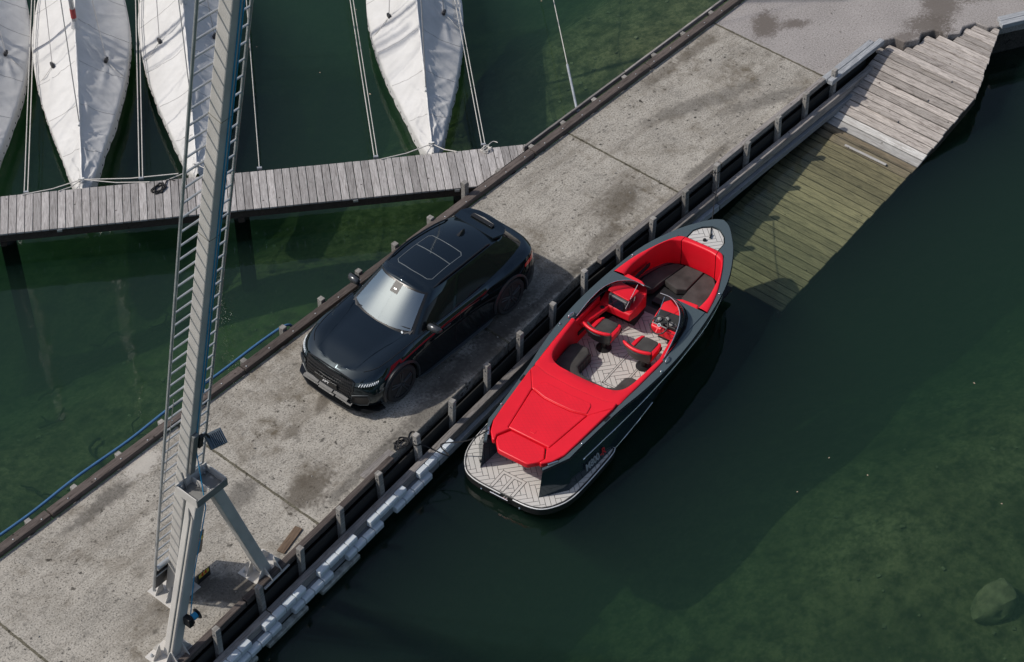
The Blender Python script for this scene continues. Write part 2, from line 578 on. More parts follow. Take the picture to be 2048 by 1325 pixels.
for j in range(len(ys) - 1):
    for i in range(nx - 1):
        a = j * nx + i
        mb.f.append((a, a + 1, a + nx + 1, a + nx))
_m = NT('lake_bed_weed')
_v = _m.coord('Object')
_c = _m.ramp(_m.noise(_v, 0.45, 8, 0.68, 0.5), [(0.30, (0.11, 0.10, 0.055, 1)), (0.5, (0.25, 0.225, 0.13, 1)), (0.70, (0.36, 0.32, 0.20, 1))])
_c = _m.mix(_m.ramp(_m.noise(_v, 2.4, 7, 0.75), [(0.38, 0.85), (0.56, 0.0)]), _c, (0.04, 0.043, 0.024, 1))
_c = _m.mix(_m.ramp(_m.noise(_v, 9.0, 5, 0.75), [(0.40, 0.6), (0.55, 0.0)]), _c, (0.06, 0.07, 0.03, 1))
_c = stain_tint_material(_m, _c, [(-0.5, 5.2, 7.5, 2.4, -0.70, 0.75, (0.13, 0.19, 0.05)), (9.0, -9.5, 3.0, 1.6, 0.5, 0.35, (0.12, 0.14, 0.06)), (2.0, -9.0, 2.2, 1.4, -0.4, 0.35, (0.34, 0.29, 0.17))])  # first patch puts the jetty's green reflection band into the bed colour
_m.set(Base_Color=_c, Roughness=1.0)
_m.b.inputs['Specular IOR Level'].default_value = 0.0
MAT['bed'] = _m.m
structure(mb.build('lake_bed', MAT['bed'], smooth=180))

# ---- water: a closed body of lightly turbid water with a rippled skin
_m = NT('lake_water')
_m.t.nodes.remove(_m.b)
tr = _m.n('ShaderNodeBsdfTransparent')
tr.inputs['Color'].default_value = (0.97, 0.99, 0.98, 1)
df = _m.n('ShaderNodeBsdfDiffuse')
df.inputs['Color'].default_value = (0.017, 0.050, 0.053, 1)
gl = _m.n('ShaderNodeBsdfGlossy')
gl.inputs['Roughness'].default_value = 0.015
gl.inputs['Color'].default_value = (1, 1, 1, 1)
fr = _m.n('ShaderNodeFresnel')
fr.inputs['IOR'].default_value = 1.33
bp = _m.n('ShaderNodeBump')
bp.inputs['Strength'].default_value = 1.0
bp.inputs['Distance'].default_value = 0.006
_v = _m.coord('Object', scale=(1.0, 1.35, 1.0), rot=(0, 0, 0.6))
_h = _m.math('ADD', _m.noise(_v, 1.5, 3, 0.5, 0.3), _m.math('MULTIPLY', _m.noise(_v, 6.5, 3, 0.5), 0.16))
_m.l(_h, bp.inputs['Height'])
_m.l(bp.outputs[0], gl.inputs['Normal'])
_m.l(bp.outputs[0], fr.inputs['Normal'])
m1 = _m.n('ShaderNodeMixShader')
m1.inputs[0].default_value = 0.06
_m.l(tr.outputs[0], m1.inputs[1]); _m.l(df.outputs[0], m1.inputs[2])
m2 = _m.n('ShaderNodeMixShader')
_m.l(fr.outputs[0], m2.inputs[0]); _m.l(m1.outputs[0], m2.inputs[1]); _m.l(gl.outputs[0], m2.inputs[2])
_m.l(m2.outputs[0], _m.out.inputs['Surface'])
# turbidity: sigma_a = (1 - absorption colour) * density; sigma_s = scatter colour * density
va = _m.n('ShaderNodeVolumeAbsorption')
va.inputs['Color'].default_value = (0.20, 0.50, 0.30, 1)
va.inputs['Density'].default_value = 0.45
vs = _m.n('ShaderNodeVolumeScatter')
vs.inputs['Color'].default_value = (0.42, 0.76, 0.54, 1)
vs.inputs['Density'].default_value = 0.10
vs.inputs['Anisotropy'].default_value = 0.25
ad = _m.n('ShaderNodeAddShader')
_m.l(va.outputs[0], ad.inputs[0]); _m.l(vs.outputs[0], ad.inputs[1])
_m.l(ad.outputs[0], _m.out.inputs['Volume'])
MAT['water'] = _m.m
mb = MB()
mb.box((0, 0, (WATER - 9.5) / 2), (340, 340, WATER + 9.5))
structure(mb.build('water', MAT['water']))

# ---- unseen wooded shore, added all round to darken reflections in windows and hull
rings = [[], [], [], []]
for i in range(96):
    a = 2 * PI * i / 96
    hh = 26 + 16 * noise.noise(Vector((math.cos(a) * 2.2, math.sin(a) * 2.2, 4.0))) + 5 * noise.noise(Vector((math.cos(a) * 9, math.sin(a) * 9, 1.0)))
    for k, (r_, z_) in enumerate(((150, -2.0), (158, 5.0), (178, hh * 0.6), (215, hh))):
        rings[k].append(Vector((r_ * math.cos(a), r_ * math.sin(a), z_)))
structure(MB().loft(rings, True).build('unseen_hills', simple('unseen_wooded_hills', (0.045, 0.06, 0.032), 1.0, var=0.5, nscale=0.15), smooth=180))

# ---- pier
def yr(x):
    return -1.22 + 0.0843 * (x - 2.7) if x < 2.7 else -1.22 - 0.003 * (x - 2.7)
YL = 1.78
mb = MB()
mb.prism([(-18, yr(-18) + 0.05), (2.7, yr(2.7) + 0.05), (13.0, -1.22), (15.3, -3.1), (15.95, -3.45), (30, -11), (30, 14), (16, 1.74), (-18, 1.74)], -9.0, -0.27)
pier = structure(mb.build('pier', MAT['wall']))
JX = [-18.0, -10.18, -5.13, 0.46, 6.05, 11.2]
for a, b in zip(JX, JX[1:]):
    g = 0.011
    poly = [(a + g, yr(a))] + ([(2.7, yr(2.7))] if a < 2.7 < b else []) + [(b - g, yr(b))]
    jag = lambda x0, x1: []
    poly += [(b - g, YL), (a + g, YL)]
    mb = MB().prism(poly, -0.265, 0.0)
    mb.build('slab', MAT['concrete'], pier, bevel=0.012, seg=1)
# the joints themselves: dark weedy filler lying below the slab tops, with an uneven crumbled edge
_jm = concrete('joint_filler', (0.125, 0.115, 0.085), 0.95, dark=False)
for a in JX[1:]:
    mb = MB()
    k = 60
    y0, y1 = yr(a), YL
    for i in range(k):
        t0, t1 = i / k, (i + 1) / k
        r0 = 0.016 + 0.016 * abs(noise.noise(Vector((a, i * 0.7, 1))))
        mb.box((a + 0.012 * noise.noise(Vector((a, i * 0.35, 5))), y0 + (y1 - y0) * (t0 + t1) / 2, -0.02), (2 * r0 + 0.01, (y1 - y0) / k * 0.96, 0.043 + 0.002 * (i % 2)))
    f = mb.build('joint_filler', _jm, pier)
    f['kind'] = 'stuff'
RAMP_TOP = [(13.02, -1.40), (13.09, -1.43), (13.41, -1.61), (13.42, -1.87), (13.73, -2.06), (13.95, -1.97), (14.24, -2.12), (14.31, -2.44),
            (14.51, -2.63), (14.77, -2.55), (15.08, -2.68), (15.11, -2.98), (15.21, -3.06)]
mb = MB()
mb.prism([(11.215, -1.246), (12.9, -1.25)] + RAMP_TOP + [(15.25, -3.12), (15.95, -3.52), (29.9, -11.0), (29.9, 13.9), (16.2, 1.78), (11.215, 1.78)], -0.26, 0.0)
mb.build('asphalt_surface', MAT['asphalt'], pier, bevel=0.02)
# scattered grit and small stones on the deck
mb = MB()
for i in range(900):
    x = rnd.uniform(-11, 15); y = rnd.uniform(yr(x) + 0.05, 1.7) if x < 12.5 else rnd.uniform(-0.9, 1.7)
    s_ = rnd.uniform(0.006, 0.017) * (1.5 if rnd.random() < 0.06 else 1)
    mb.box((x, y, s_ * 0.35), (s_ * rnd.uniform(0.8, 1.7), s_, s_ * 0.8), rnd.uniform(0, 3))
mb.build('grit', simple('grit_stone', (0.25, 0.235, 0.21), 0.9, var=0.7, nscale=3), pier, kind='stuff')

# ---- timber kerb and posts on the sailboats' side
kerb = thing('timber_kerb', 'dark brown timber kerb along the sailboat side of the concrete pier', 'kerb')
for a, b in ((-18, -12.3), (-12.28, -8.1), (-8.08, -3.4), (-3.38, 1.2), (1.22, 5.0), (5.02, 8.9), (8.92, 12.6), (12.62, 20.0)):
    dz = rnd.uniform(-0.008, 0.008)
    o = MB().box((0, 0, 0), (b - a - 0.01, 0.17, 0.13)).build('beam', MAT['beam'], kerb, bevel=0.012, seg=2, loc=((a + b) / 2, 1.875 + dz, 0.052 + dz * 0.5))
xk = -17.6
k = 0
while xk < 19:
    x = -2.16 + round((xk + 2.16) / 1.045) * 1.045
    top = 0.07
    if -3 < x < 3.6:
        top = 0.17
    if 2.6 < x < 3.6:
        top = 0.42
    o = MB().box((0, 0, -0.6), (0.11, 0.12, 1.2)).build('post', MAT['post'], kerb, bevel=0.008, loc=(x, 2.03 if top > 0.1 else 2.02, top))
    o.rotation_euler = (0, 0, rnd.uniform(-0.05, 0.05))
    xk += 1.045
for a, b in ((5.0, 8.4), (8.42, 12.0), (12.02, 19)):
    MB().box((0, 0, 0), (b - a, 0.05, 0.12)).build('rail', MAT['beam_grey'], kerb, bevel=0.006, loc=((a + b) / 2, 2.11, 0.03))
mb = MB()
for i in range(46):
    x = -12 + i * 0.62
    mb.lathe([(0.014, 0.0), (0.014, 0.008), (0.006, 0.013)], 8, Matrix.Translation((x, 1.83 + 0.02 * (i % 2), 0.118)))
mb.build('bolt_head', MAT['galv'], kerb, kind='stuff')
hose = MB().tube(spline([(-14, 2.16, 0.03), (-11, 2.16, 0.02), (-9.6, 2.17, 0.05), (-8.3, 2.165, 0.01), (-7.2, 2.17, 0.055), (-6.0, 2.16, 0.02), (-5, 2.17, 0.05),
                         (-3.8, 2.16, 0.02), (-2.6, 2.165, 0.03), (-1.95, 2.15, -0.02), (-1.80, 2.14, -0.3), (-1.80, 2.14, -0.7)], 6), 0.028, 8).build('hose', MAT['blue_hose'], smooth=60)
tag(hose, 'long blue water hose hung along the outside of the brown timber kerb', 'hose')

# ---- timber fender wall on the speedboat's side
fw = thing('timber_fender_wall', 'grey post and beam fender wall along the speedboat side of the pier', 'fender wall')
PX = [-15.6, -14.5, -13.4, -12.3, -11.25, -10.15, -9.07, -8.01, -6.94, -5.86, -4.79, -3.71, -2.62, -1.54, -0.47, 0.58, 1.66, 2.72, 3.79, 4.87, 5.93, 6.99, 8.07, 9.16, 10.18, 11.24]
def yp(x):
    return yr(x) - 0.19 - (0.02 if x > 3 else 0.0)
for x in PX:
    mb = MB()
    mb.box((0, 0, -0.45), (0.108, 0.112, 0.9))
    o = mb.build('post', MAT['post'], fw, bevel=0.009, loc=(x, yp(x), 0.26 + rnd.uniform(-0.04, 0.045)))
    o.rotation_euler = (rnd.uniform(-0.045, 0.03), rnd.uniform(-0.04, 0.04), rnd.uniform(-0.12, 0.12) + (0.084 if x < 2.7 else 0))
    MB().lathe([(0.016, 0), (0.016, 0.012), (0.008, 0.018)], 8, Matrix.Translation((0, 0.0, 0)) @ Matrix.Rotation(PI / 2, 4, 'Y') @ Matrix.Rotation(PI, 4, 'X')).build(
        'bolt', MAT['steel_dark'], o, loc=(-0.061, 0.01, -0.12)).rotation_euler = (0, 0, 0)
def along(x0, x1, off, z, w, h, name, mat, gap=0.012, parent=None, bev=0.008):
    p0 = Vector((x0 + gap, yr(x0 + gap) + off, z)); p1 = Vector((x1 - gap, yr(x1 - gap) + off, z))
    d = p1 - p0
    return MB().box((0, 0, 0), (d.length, w, h)).build(name, mat, parent or fw, bevel=bev, loc=(p0 + p1) / 2, rotz=math.atan2(d.y, d.x))
for a, b in ((-18, -12), (-12, -7.2), (-7.2, -3.18), (3.33, 7.3), (7.3, 11.1)):
    along(a, b, -0.062, 0.03, 0.12, 0.13, 'beam', MAT['beam_grey'] if b > 0 else MAT['beam'])
for a, b in ((-18, -12.2), (-12.2, -6.9), (-6.9, -2.3), (-2.3, 2.7), (2.7, 6.8), (6.8, 12.6)):
    o2 = -0.335 if a < 2.7 else -0.36
    along(a, b, o2, -0.40, 0.13, 0.20, 'waler', MAT['beam_grey'])
    along(a, b, o2 - 0.05, -0.60, 0.17, 0.15, 'waler', MAT['blueplank'])
along(-18, 2.7, -0.14, -0.50, 0.03, 0.75, 'shade_board', MAT['pile'])  # black sheet stands in for the deep shade between the posts
along(2.7, 12.6, -0.16, -0.50, 0.03, 0.75, 'shade_board', MAT['pile'])
def fender_strip(x0, x1, off, z, mat, parent):
    """four hollow plastic blocks in a row"""
    th_ = math.atan2(0.0843, 1)
    L = (x1 - x0) / 4.0
    cx = (x0 + x1) / 2
    st = bpy.data.objects.new('fender_strip', None); COL.objects.link(st); st.parent = parent
    st.location = (cx, yr(cx) + off, z); st.rotation_euler = (0, 0, th_)
    for i in range(4):
        sec = [(-0.05, -0.072), (0.04, -0.078), (0.062, -0.055), (0.062, 0.034), (0.04, 0.064), (-0.05, 0.07)]
        rings = []
        for sx, sc in ((-L / 2 + 0.006, 0.86), (-L / 2 + 0.018, 1.0), (L / 2 - 0.018, 1.0), (L / 2 - 0.006, 0.86)):
            rings.append([Vector((sx, -p[0] * sc, p[1] * sc)) for p in sec])
        MB().loft(rings, True, True, True).build('block', mat, st, smooth=35, loc=((i - 1.5) * L, 0, 0))
    return st
for i, (a, b) in enumerate(((-2.92, -1.88), (-4.34, -3.30), (-5.74, -4.70), (-7.18, -6.10), (-8.6, -7.52), (-10.0, -8.95))):
    fender_strip(a, b, -0.45, -0.385, MAT['pvc'], fw)
for a, b in ((-3.69, -2.63), (-5.05, -4.05), (-6.50, -5.45), (-7.90, -6.84), (-9.3, -8.25)):
    fender_strip(a, b, -0.515, -0.56, MAT['pvc'], fw)
for a, b in ((-5.83, -4.76), (-7.24, -6.18), (-8.6, -7.5)):
    along(a, b, -0.545, -0.72, 0.13, 0.10, 'lower_fender', MAT['pvc_old'], bev=0.015)

# loose sleepers at the top of the slipway
t = thing('timber_sleeper', 'silver grey double timber sleeper lying beside the top of the slipway', 'sleeper', (11.98, -1.42, 0.0), -0.01)
for i in (0, 1):
    MB().box((0, 0, 0), (2.0 - 0.2 * i, 0.135, 0.12)).build('plank', MAT['blueplank'], t, bevel=0.012, seg=2, loc=(0.06 - 0.1 * i, -0.075 + 0.145 * i, 0.062))
t = thing('timber_sleeper', 'silver grey timber sleeper on the wall edge right of the slipway top', 'sleeper', (16.9, -3.98, 0.0), -0.50)
for i in (0, 1):
    MB().box((0, 0, 0), (3.6, 0.155, 0.11)).build('plank', MAT['blueplank'], t, bevel=0.012, seg=2, loc=(0.05 * i, -0.08 + 0.165 * i, 0.057))
t = thing('wooden_board', 'short brown board lying flat against the fender wall beside the crane foot', 'board', (-5.72, -1.72, 0.0), 0.25)
MB().box((0, 0, 0), (0.62, 0.15, 0.03)).build('plank', wood('brown_board', (0.27, 0.19, 0.13), (0.12, 0.08, 0.06)), t, bevel=0.004, loc=(0, 0, 0.017))
t = thing('wooden_board', 'grey offcut board flat on the concrete inside the fender wall below the car', 'board', (-3.45, -1.66, 0.0), 0.06)
MB().box((0, 0, 0), (0.80, 0.15, 0.03)).build('plank', MAT['beam_grey'], t, bevel=0.004, loc=(0, 0, 0.017))

# ---- slipway
def ramp_z(x):
    return lin(x, [(4.0, -1.78), (5.9, -1.5), (10.66, -0.80), (13.0, -0.17), (15.3, -0.045)])
ramp = thing('wooden_slipway', 'weathered wooden slipway of cross planks running down into the water', 'slipway')
_wp = wood('algae_timber', (0.43, 0.365, 0.215), (0.13, 0.112, 0.07), 0.9)
_wr = wood('wet_timber', (0.34, 0.28, 0.19), (0.10, 0.08, 0.06), 0.6)
_ww = wood('bleached_timber', (0.66, 0.65, 0.62), (0.36, 0.33, 0.30), 0.9)
def jag_y(x):
    if x < 13.03:
        return -1.40
    for (x0, y0), (x1, y1) in zip(RAMP_TOP, RAMP_TOP[1:]):
        if x0 <= x <= x1 and x1 > x0:
            return y0 + (y1 - y0) * (x - x0) / (x1 - x0)
    return -3.06
x = 5.9
k = 0
while x < 15.2:
    p = 0.195
    xm = x + p / 2
    yl = -1.52 if xm < 13.0 else min(jag_y(xm), jag_y(xm - 0.08), jag_y(xm + 0.08)) - 0.012
    y2 = -4.02 if xm < 13.0 else lin(xm, [(13.0, -4.02), (15.25, -3.2)])
    if yl - y2 > 0.08:
        z0, z1 = ramp_z(x), ramp_z(x + p)
        gap = 0.012 if k % 2 else 0.032
        mat = MAT['ramp']
        if z0 < -0.86: mat = _wp
        elif z0 < -0.79: mat = _wr
        elif z0 < -0.715: mat = _ww
        y2 += rnd.uniform(-0.015, 0.015)
        wd = math.hypot(p, z1 - z0) - gap
        hl_ = (yl - y2) / 2
        e_ = 0.0 if xm < 13.0 else 0.5 * 0.364 * p
        o = MB().prism([(-hl_, -wd / 2), (hl_ + e_, -wd / 2), (hl_ - e_, wd / 2), (-hl_, wd / 2)], -0.044, 0).build('plank', mat, ramp, bevel=0.006)
        o.location = (xm, (yl + y2) / 2, (z0 + z1) / 2 + rnd.uniform(-0.004, 0.004))
        sl = math.atan2(z1 - z0, p)
        o.rotation_euler = Matrix.Rotation(-sl, 3, 'Y').to_4x4().to_3x3().to_euler() if False else (Matrix.Rotation(-sl, 3, 'Y') @ Matrix.Rotation(-PI / 2 + rnd.uniform(-0.002, 0.002), 3, 'Z')).to_euler()
    x += p
    k += 1
for yy in (-1.62, -2.75, -3.95):
    for a, b in ((5.9, 10.66), (10.66, 13.0)):
        MB().beam((a, yy, ramp_z(a) - 0.15), (b, yy, ramp_z(b) - 0.15), 0.10, 0.18).build('stringer', MAT['stringer'], ramp)
MB().beam((13.0, -3.93, ramp_z(13) - 0.15), (15.2, -3.15, ramp_z(15.2) - 0.15), 0.08, 0.16).build('stringer', MAT['stringer'], ramp)
for (xx, y0, y1) in ((13.05, -2.55, -3.35), (12.35, -2.30, -3.22), (11.55, -2.2, -3.0)):
    zz = ramp_z(xx)
    o = MB().box((0, 0, 0), (y0 - y1, 0.05, 0.035)).build('batten', MAT['ramp'], ramp, bevel=0.004)
    o.location = (xx, (y0 + y1) / 2, zz + 0.02); o.rotation_euler = (0, 0, -PI / 2 + 0.01)
t = thing('wooden_batten', 'loose pale batten floating on the slipway at the waterline', 'batten', (10.42, -2.95, -0.79), -PI / 2 + 0.02)
MB().box((0, 0, 0), (1.05, 0.055, 0.03)).build('plank', _ww, t, bevel=0.004)
for (x0, x1, y) in ((9.3, 9.32, -3.1), (8.1, 8.12, -3.3), (9.0, 9.02, -2.5)):
    pass

# ---- jetty
jd = Vector((-0.7614, 0.6482, 0)); jn = Vector((0.6482, 0.7614, 0))
jetty = thing('wooden_jetty', 'narrow grey plank jetty running from the pier past the covered sailboats', 'jetty')
N0, N1 = 3.875, 5.055
PROTO = [MB().box((0, 0, -0.022), (N1 - N0, 0.151, 0.044)).mesh('plank', MAT['plank']) for _ in range(1)]
tt = -2.72
while tt < 12.5:
    mid = jd * tt + jn * ((N0 + N1) / 2)
    near_y = (jd * tt + jn * N0).y
    lo = N0
    need = (2.09 - (jd * (tt - 0.08)).y) / jn.y     # keep clear of the kerb posts' line
    if need > lo:
        lo = need
    if N1 - lo > 0.06:
        if lo == N0:
            o = link('plank', PROTO[0], jetty, bevel=0.005)
            o.location = mid + Vector((0, 0, -0.02 + rnd.uniform(-0.003, 0.003)))
        else:
            a = (2.09 - (jd * (tt + 0.0755)).y) / jn.y; b = (2.09 - (jd * (tt - 0.0755)).y) / jn.y
            c = (N0 + N1) / 2
            o = MB().prism([(N1 - c, -0.0755), (N1 - c, 0.0755), (max(a, N0) - c, 0.0755), (max(b, N0) - c, -0.0755)], -0.044, 0).build('plank', MAT['plank'], jetty)
            o.location = mid + Vector((0, 0, -0.02))
        o.rotation_euler = (0, 0, math.atan2(jn.y, jn.x) + rnd.uniform(-0.004, 0.004))
    tt += 0.1645
for nn in (N0 + 0.09, (N0 + N1) / 2, N1 - 0.09):
    a, b = jd * (-1.35 if nn < 4 else -2.2) + jn * nn, jd * 12.5 + jn * nn
    MB().beam((a.x, a.y, -0.17), (b.x, b.y, -0.17), 0.09, 0.20).build('stringer', MAT['stringer'], jetty)
for px_, py_ in ((0.25, 5.78), (3.70, 2.72), (-3.4, 8.9)):
    MB().lathe([(0.17, -4.5), (0.165, -0.30), (0.15, -0.27)], 14).build('pile', MAT['pile'], jetty, smooth=60, loc=(px_, py_, 0))
    q = jd * (Vector((px_, py_, 0)).dot(jd))
    a = q + jn * (N0 + 0.02); b = q + jn * (N1 - 0.02)
    MB().beam((a.x, a.y, -0.33), (b.x, b.y, -0.33), 0.12, 0.10).build('cross_beam', MAT['stringer'], jetty)
for tq in (-0.9, 1.2, 7.2):
    q = jd * tq + jn * (N0 - 0.01)
    MB().box((0, 0, 0), (0.10, 0.02, 0.05)).build('bracket', MAT['galv'], jetty, loc=(q.x, q.y, -0.08), rotz=math.atan2(jd.y, jd.x))

# ---- stones and weed on the bed
def rock(seed, sx, sy, sz, sub=2):
    import bmesh
    bm = bmesh.new()
    bmesh.ops.create_icosphere(bm, subdivisions=sub, radius=1.0)
    for v in bm.verts:
        n = noise.noise(v.co * 1.1 + Vector((seed * 7.1, 0, 0))) + 0.35 * noise.noise(v.co * 3.0 + Vector((seed, 2, 0)))
        q = v.co * (1 + 0.45 * n)
        m_ = max(abs(q.x), abs(q.y), abs(q.z))
        q = q.lerp(q / max(m_, 0.6), 0.35)
        v.co = Vector((q.x * sx, q.y * sy, q.z * sz))
    me = bpy.data.meshes.new('boulder'); bm.to_mesh(me); bm.free()
    return me
_rk = simple('bed_stone', (0.25, 0.235, 0.15), 1.0, var=0.55, nscale=4.0, bump=0.8)
me = rock(5, 0.52, 0.32, 0.30, 3); me.materials.append(_rk)
bz = bed_z(3.05, -11.0)
o = link('boulder', me, loc=(3.0, -11.02, bz + 0.12), rotz=-0.15)
me.polygons.foreach_set('use_smooth', [True] * len(me.polygons)); me.set_sharp_from_angle(angle=R(25))
tag(o, 'pale angular boulder lying on the lake bed near the lower right corner', 'boulder')
mb = MB()
for i in range(420):
    x = rnd.uniform(-12, 16); y = rnd.choice((rnd.uniform(-14, -5), rnd.uniform(2.3, 8)))
    s_ = rnd.uniform(0.02, 0.07)
    mb.box((x, y, bed_z(x, y) + s_ * 0.2), (s_ * 1.4, s_, s_ * 0.7), rnd.uniform(0, 3))
structure(mb.build('bed_stones', _rk))['kind'] = 'stuff'
mb = MB()
for i in range(26):
    x, y = (rnd.uniform(-9, -1.0), rnd.uniform(3.0, 8.0))
    a = rnd.uniform(0, 6.28)
    P = []
    for j in range(9):
        P.append((x, y, bed_z(x, y) + 0.06 + 0.08 * rnd.random()))
        a += rnd.uniform(-0.9, 0.9)
        x += 0.12 * math.cos(a); y += 0.12 * math.sin(a)
    mb.tube(spline(P, 4), rnd.uniform(0.014, 0.032), 5)
mb.build('water_weed', simple('water_weed', (0.025, 0.035, 0.015), 1.0), kind='stuff')
# tiny floating specks and leaves
mb = MB()
for i in range(46):
    x = rnd.uniform(-4, 14); y = rnd.choice((rnd.uniform(-13, -5.8), rnd.uniform(3.5, 12)))
    s_ = rnd.uniform(0.012, 0.028)
    mb.box((x, y, WATER + 0.006), (s_ * 1.6, s_, 0.006), rnd.uniform(0, 3))
mb.build('floating_leaves', simple('floating_leaf', (0.42, 0.33, 0.24), 0.8, var=0.5, nscale=1), kind='stuff')
# ================================================================ crane: leaning column with ladder, two bracing legs
CB = Vector((-7.775, -1.00, 0.0)); CD = Vector((-0.02, -0.256, 1.0))
def cp(h, dx=0.0, dy=0.0):
    p = CB + CD * h
    return Vector((p.x + dx, p.y + dy, p.z))
crane = thing('mast_crane', 'tall leaning grey steel crane column with ladder and two bracing legs', 'crane')
MB().beam(cp(0.02), cp(15.6), 0.205, 0.225, side=(1, 0, 0)).build('column', MAT['steel'], crane, bevel=0.018, seg=2)
for h in (9.72, 12.05):
    MB().beam(cp(h), cp(h + 0.012), 0.211, 0.231, side=(1, 0, 0)).build('weld_seam', simple('weld_seam', (0.20, 0.19, 0.15), 0.7), crane)
LAD = 0.135
LX = 0.05
lad = bpy.data.objects.new('ladder', None); COL.objects.link(lad); lad.parent = crane
for s_ in (-1, 1):
    MB().tube([cp(0.30, s_ * 0.44 + 0.08, LAD), cp(15.6, s_ * 0.46 + 0.02, LAD)], 0.024, 8).build('rail', MAT['galv'], lad, smooth=60)
me = MB().tube([(-0.445, 0, 0), (0.445, 0, 0)], 0.0165, 7).mesh('rung', MAT['galv'], 60)
h = 0.72
while h < 15.5:
    link('rung', me, lad, loc=cp(h, .08 - .004 * h, LAD))
    h += 0.298
MB().tube([cp(1.05, -0.36, LAD - 0.03), cp(1.05, 0.52, LAD - 0.03)], 0.045, 10).build('locking_bar', MAT['galv'], lad, smooth=60)
# climbing guard: a board behind the lowest rungs with a yellow warning stripe
gy = LAD + 0.03
MB().beam(cp(0.25, 0.21, gy), cp(0.98, 0.21, gy), 1.10, 0.02, side=(1, 0, 0)).build('climbing_guard', MAT['board'], crane)
MB().beam(cp(0.72, 0.63, gy - 0.014), cp(0.84, 0.63, gy - 0.014), 0.24, 0.004, side=(1, 0, 0)).build('warning_sticker', MAT['yellow'], crane)
def leg_basis(p0, p1):
    d = (p1 - p0).normalized()
    return d
def digits(body, size, at, X, Y, parent):
    me = text_mesh(body, size, 0, 0.001, 0.006)
    me.materials.append(MAT['redprint'])
    X = Vector(X).normalized(); Y = Vector(Y); Y = (Y - X * X.dot(Y)).normalized(); Z = X.cross(Y)
    o = link('lettering', me, parent)
    o.matrix_local = Matrix(((X.x, Y.x, Z.x, at[0]), (X.y, Y.y, Z.y, at[1]), (X.z, Y.z, Z.z, at[2]), (0, 0, 0, 1)))
    return o
digits('4', 0.13, cp(0.78, 0.66, gy - 0.020), (1, 0, 0), CD, crane)
BP = [(-8.72, -1.98), (-6.47, -1.84), (CB.x, CB.y)]
TOP = [cp(3.62, -0.13, -0.40), cp(3.62, 0.17, -0.40)]
for i, (x, y) in enumerate(BP[:2]):
    leg = MB().beam((x, y, 0.03), TOP[i], 0.205, 0.22, side=(1, 0, 0)).build('leg', MAT['steel'] if i == 0 else MAT['steel'], crane, bevel=0.02, seg=2)
rz = [0.06, 0.10, 0.0]
for (x, y), a in zip(BP, rz):
    bpl = MB().box((0, 0, 0), (0.66, 0.62, 0.025)).build('base_plate', MAT['steel'], crane, bevel=0.004, loc=(x, y, 0.014), rotz=a)
    for q in range(4):
        for s_ in (-1, 1):
            mb = MB()
            poly = [(0.13, 0.0), (0.31, 0.0), (0.31, 0.035), (0.16, 0.26), (0.13, 0.26)]
            M = Matrix.Rotation(q * PI / 2, 4, 'Z') @ Matrix.Translation((0, s_ * 0.125, 0.013)) @ Matrix.Rotation(PI / 2, 4, 'X')
            mb.prism(poly, -0.006, 0.006, M)
            mb.build('gusset', MAT['steel'], bpl)
    for sx in (-1, 1):
        for sy in (-1, 1):
            MB().lathe([(0.032, 0), (0.032, 0.008), (0.024, 0.009), (0.024, 0.035), (0.013, 0.036), (0.013, 0.06)], 6).build('bolt', MAT['galv'], bpl, loc=(sx * 0.245, sy * 0.225, 0.013))
# head bracket where the legs meet the column: an open steel tray
c = cp(3.72, 0.0, -0.36)
br = bpy.data.objects.new('head_bracket', None); COL.objects.link(br); br.parent = crane; br.location = c
MB().box((0, 0, -0.08), (0.62, 0.46, 0.02)).build('bottom_plate', MAT['steel_dark'], br)
MB().box((0, -0.24, 0.0), (0.64, 0.018, 0.15)).build('side_plate', MAT['steel_dark'], br)
MB().box((0, 0.22, 0.02), (0.64, 0.018, 0.19)).build('side_plate', MAT['steel'], br)
MB().box((-0.311, -0.01, 0.0), (0.018, 0.44, 0.18)).build('side_plate', MAT['steel'], br)
MB().box((0.311, -0.01, 0.0), (0.018, 0.44, 0.18)).build('side_plate', MAT['steel'], br)
MB().box((0.0, -0.01, -0.01), (0.014, 0.44, 0.14)).build('rib', MAT['steel'], br)
for s_ in (-1, 1):
    for k in (-1, 1):
        MB().lathe([(0.03, -0.02), (0.03, 0.0), (0.018, 0.002), (0.018, 0.03)], 6, Matrix.Rotation(PI / 2, 4, 'X')).build('bolt', MAT['galv'], br, loc=(s_ * 0.24, 0.2, 0.05 * k))
# conduit down the column and front leg
L0, L1 = Vector((BP[0][0], BP[0][1], 0.03)), TOP[0]
ld = (L1 - L0)
off = Vector((-0.15, -0.06, 0))
MB().tube([L0 + ld * 0.02 + off, L0 + ld * 0.90 + off, cp(3.55, -0.16, -0.25), cp(3.95, -0.16, -0.08), cp(3.98, -0.155, -0.05)], 0.018, 7).build('conduit', MAT['steel_dark'], crane, smooth=60)
MB().beam(cp(3.95, -0.04, -0.16), cp(5.0, -0.04, -0.16), 0.10, 0.06, side=(1, 0, 0)).build('cable_trunking', MAT['steel_dark'], crane, bevel=0.008)
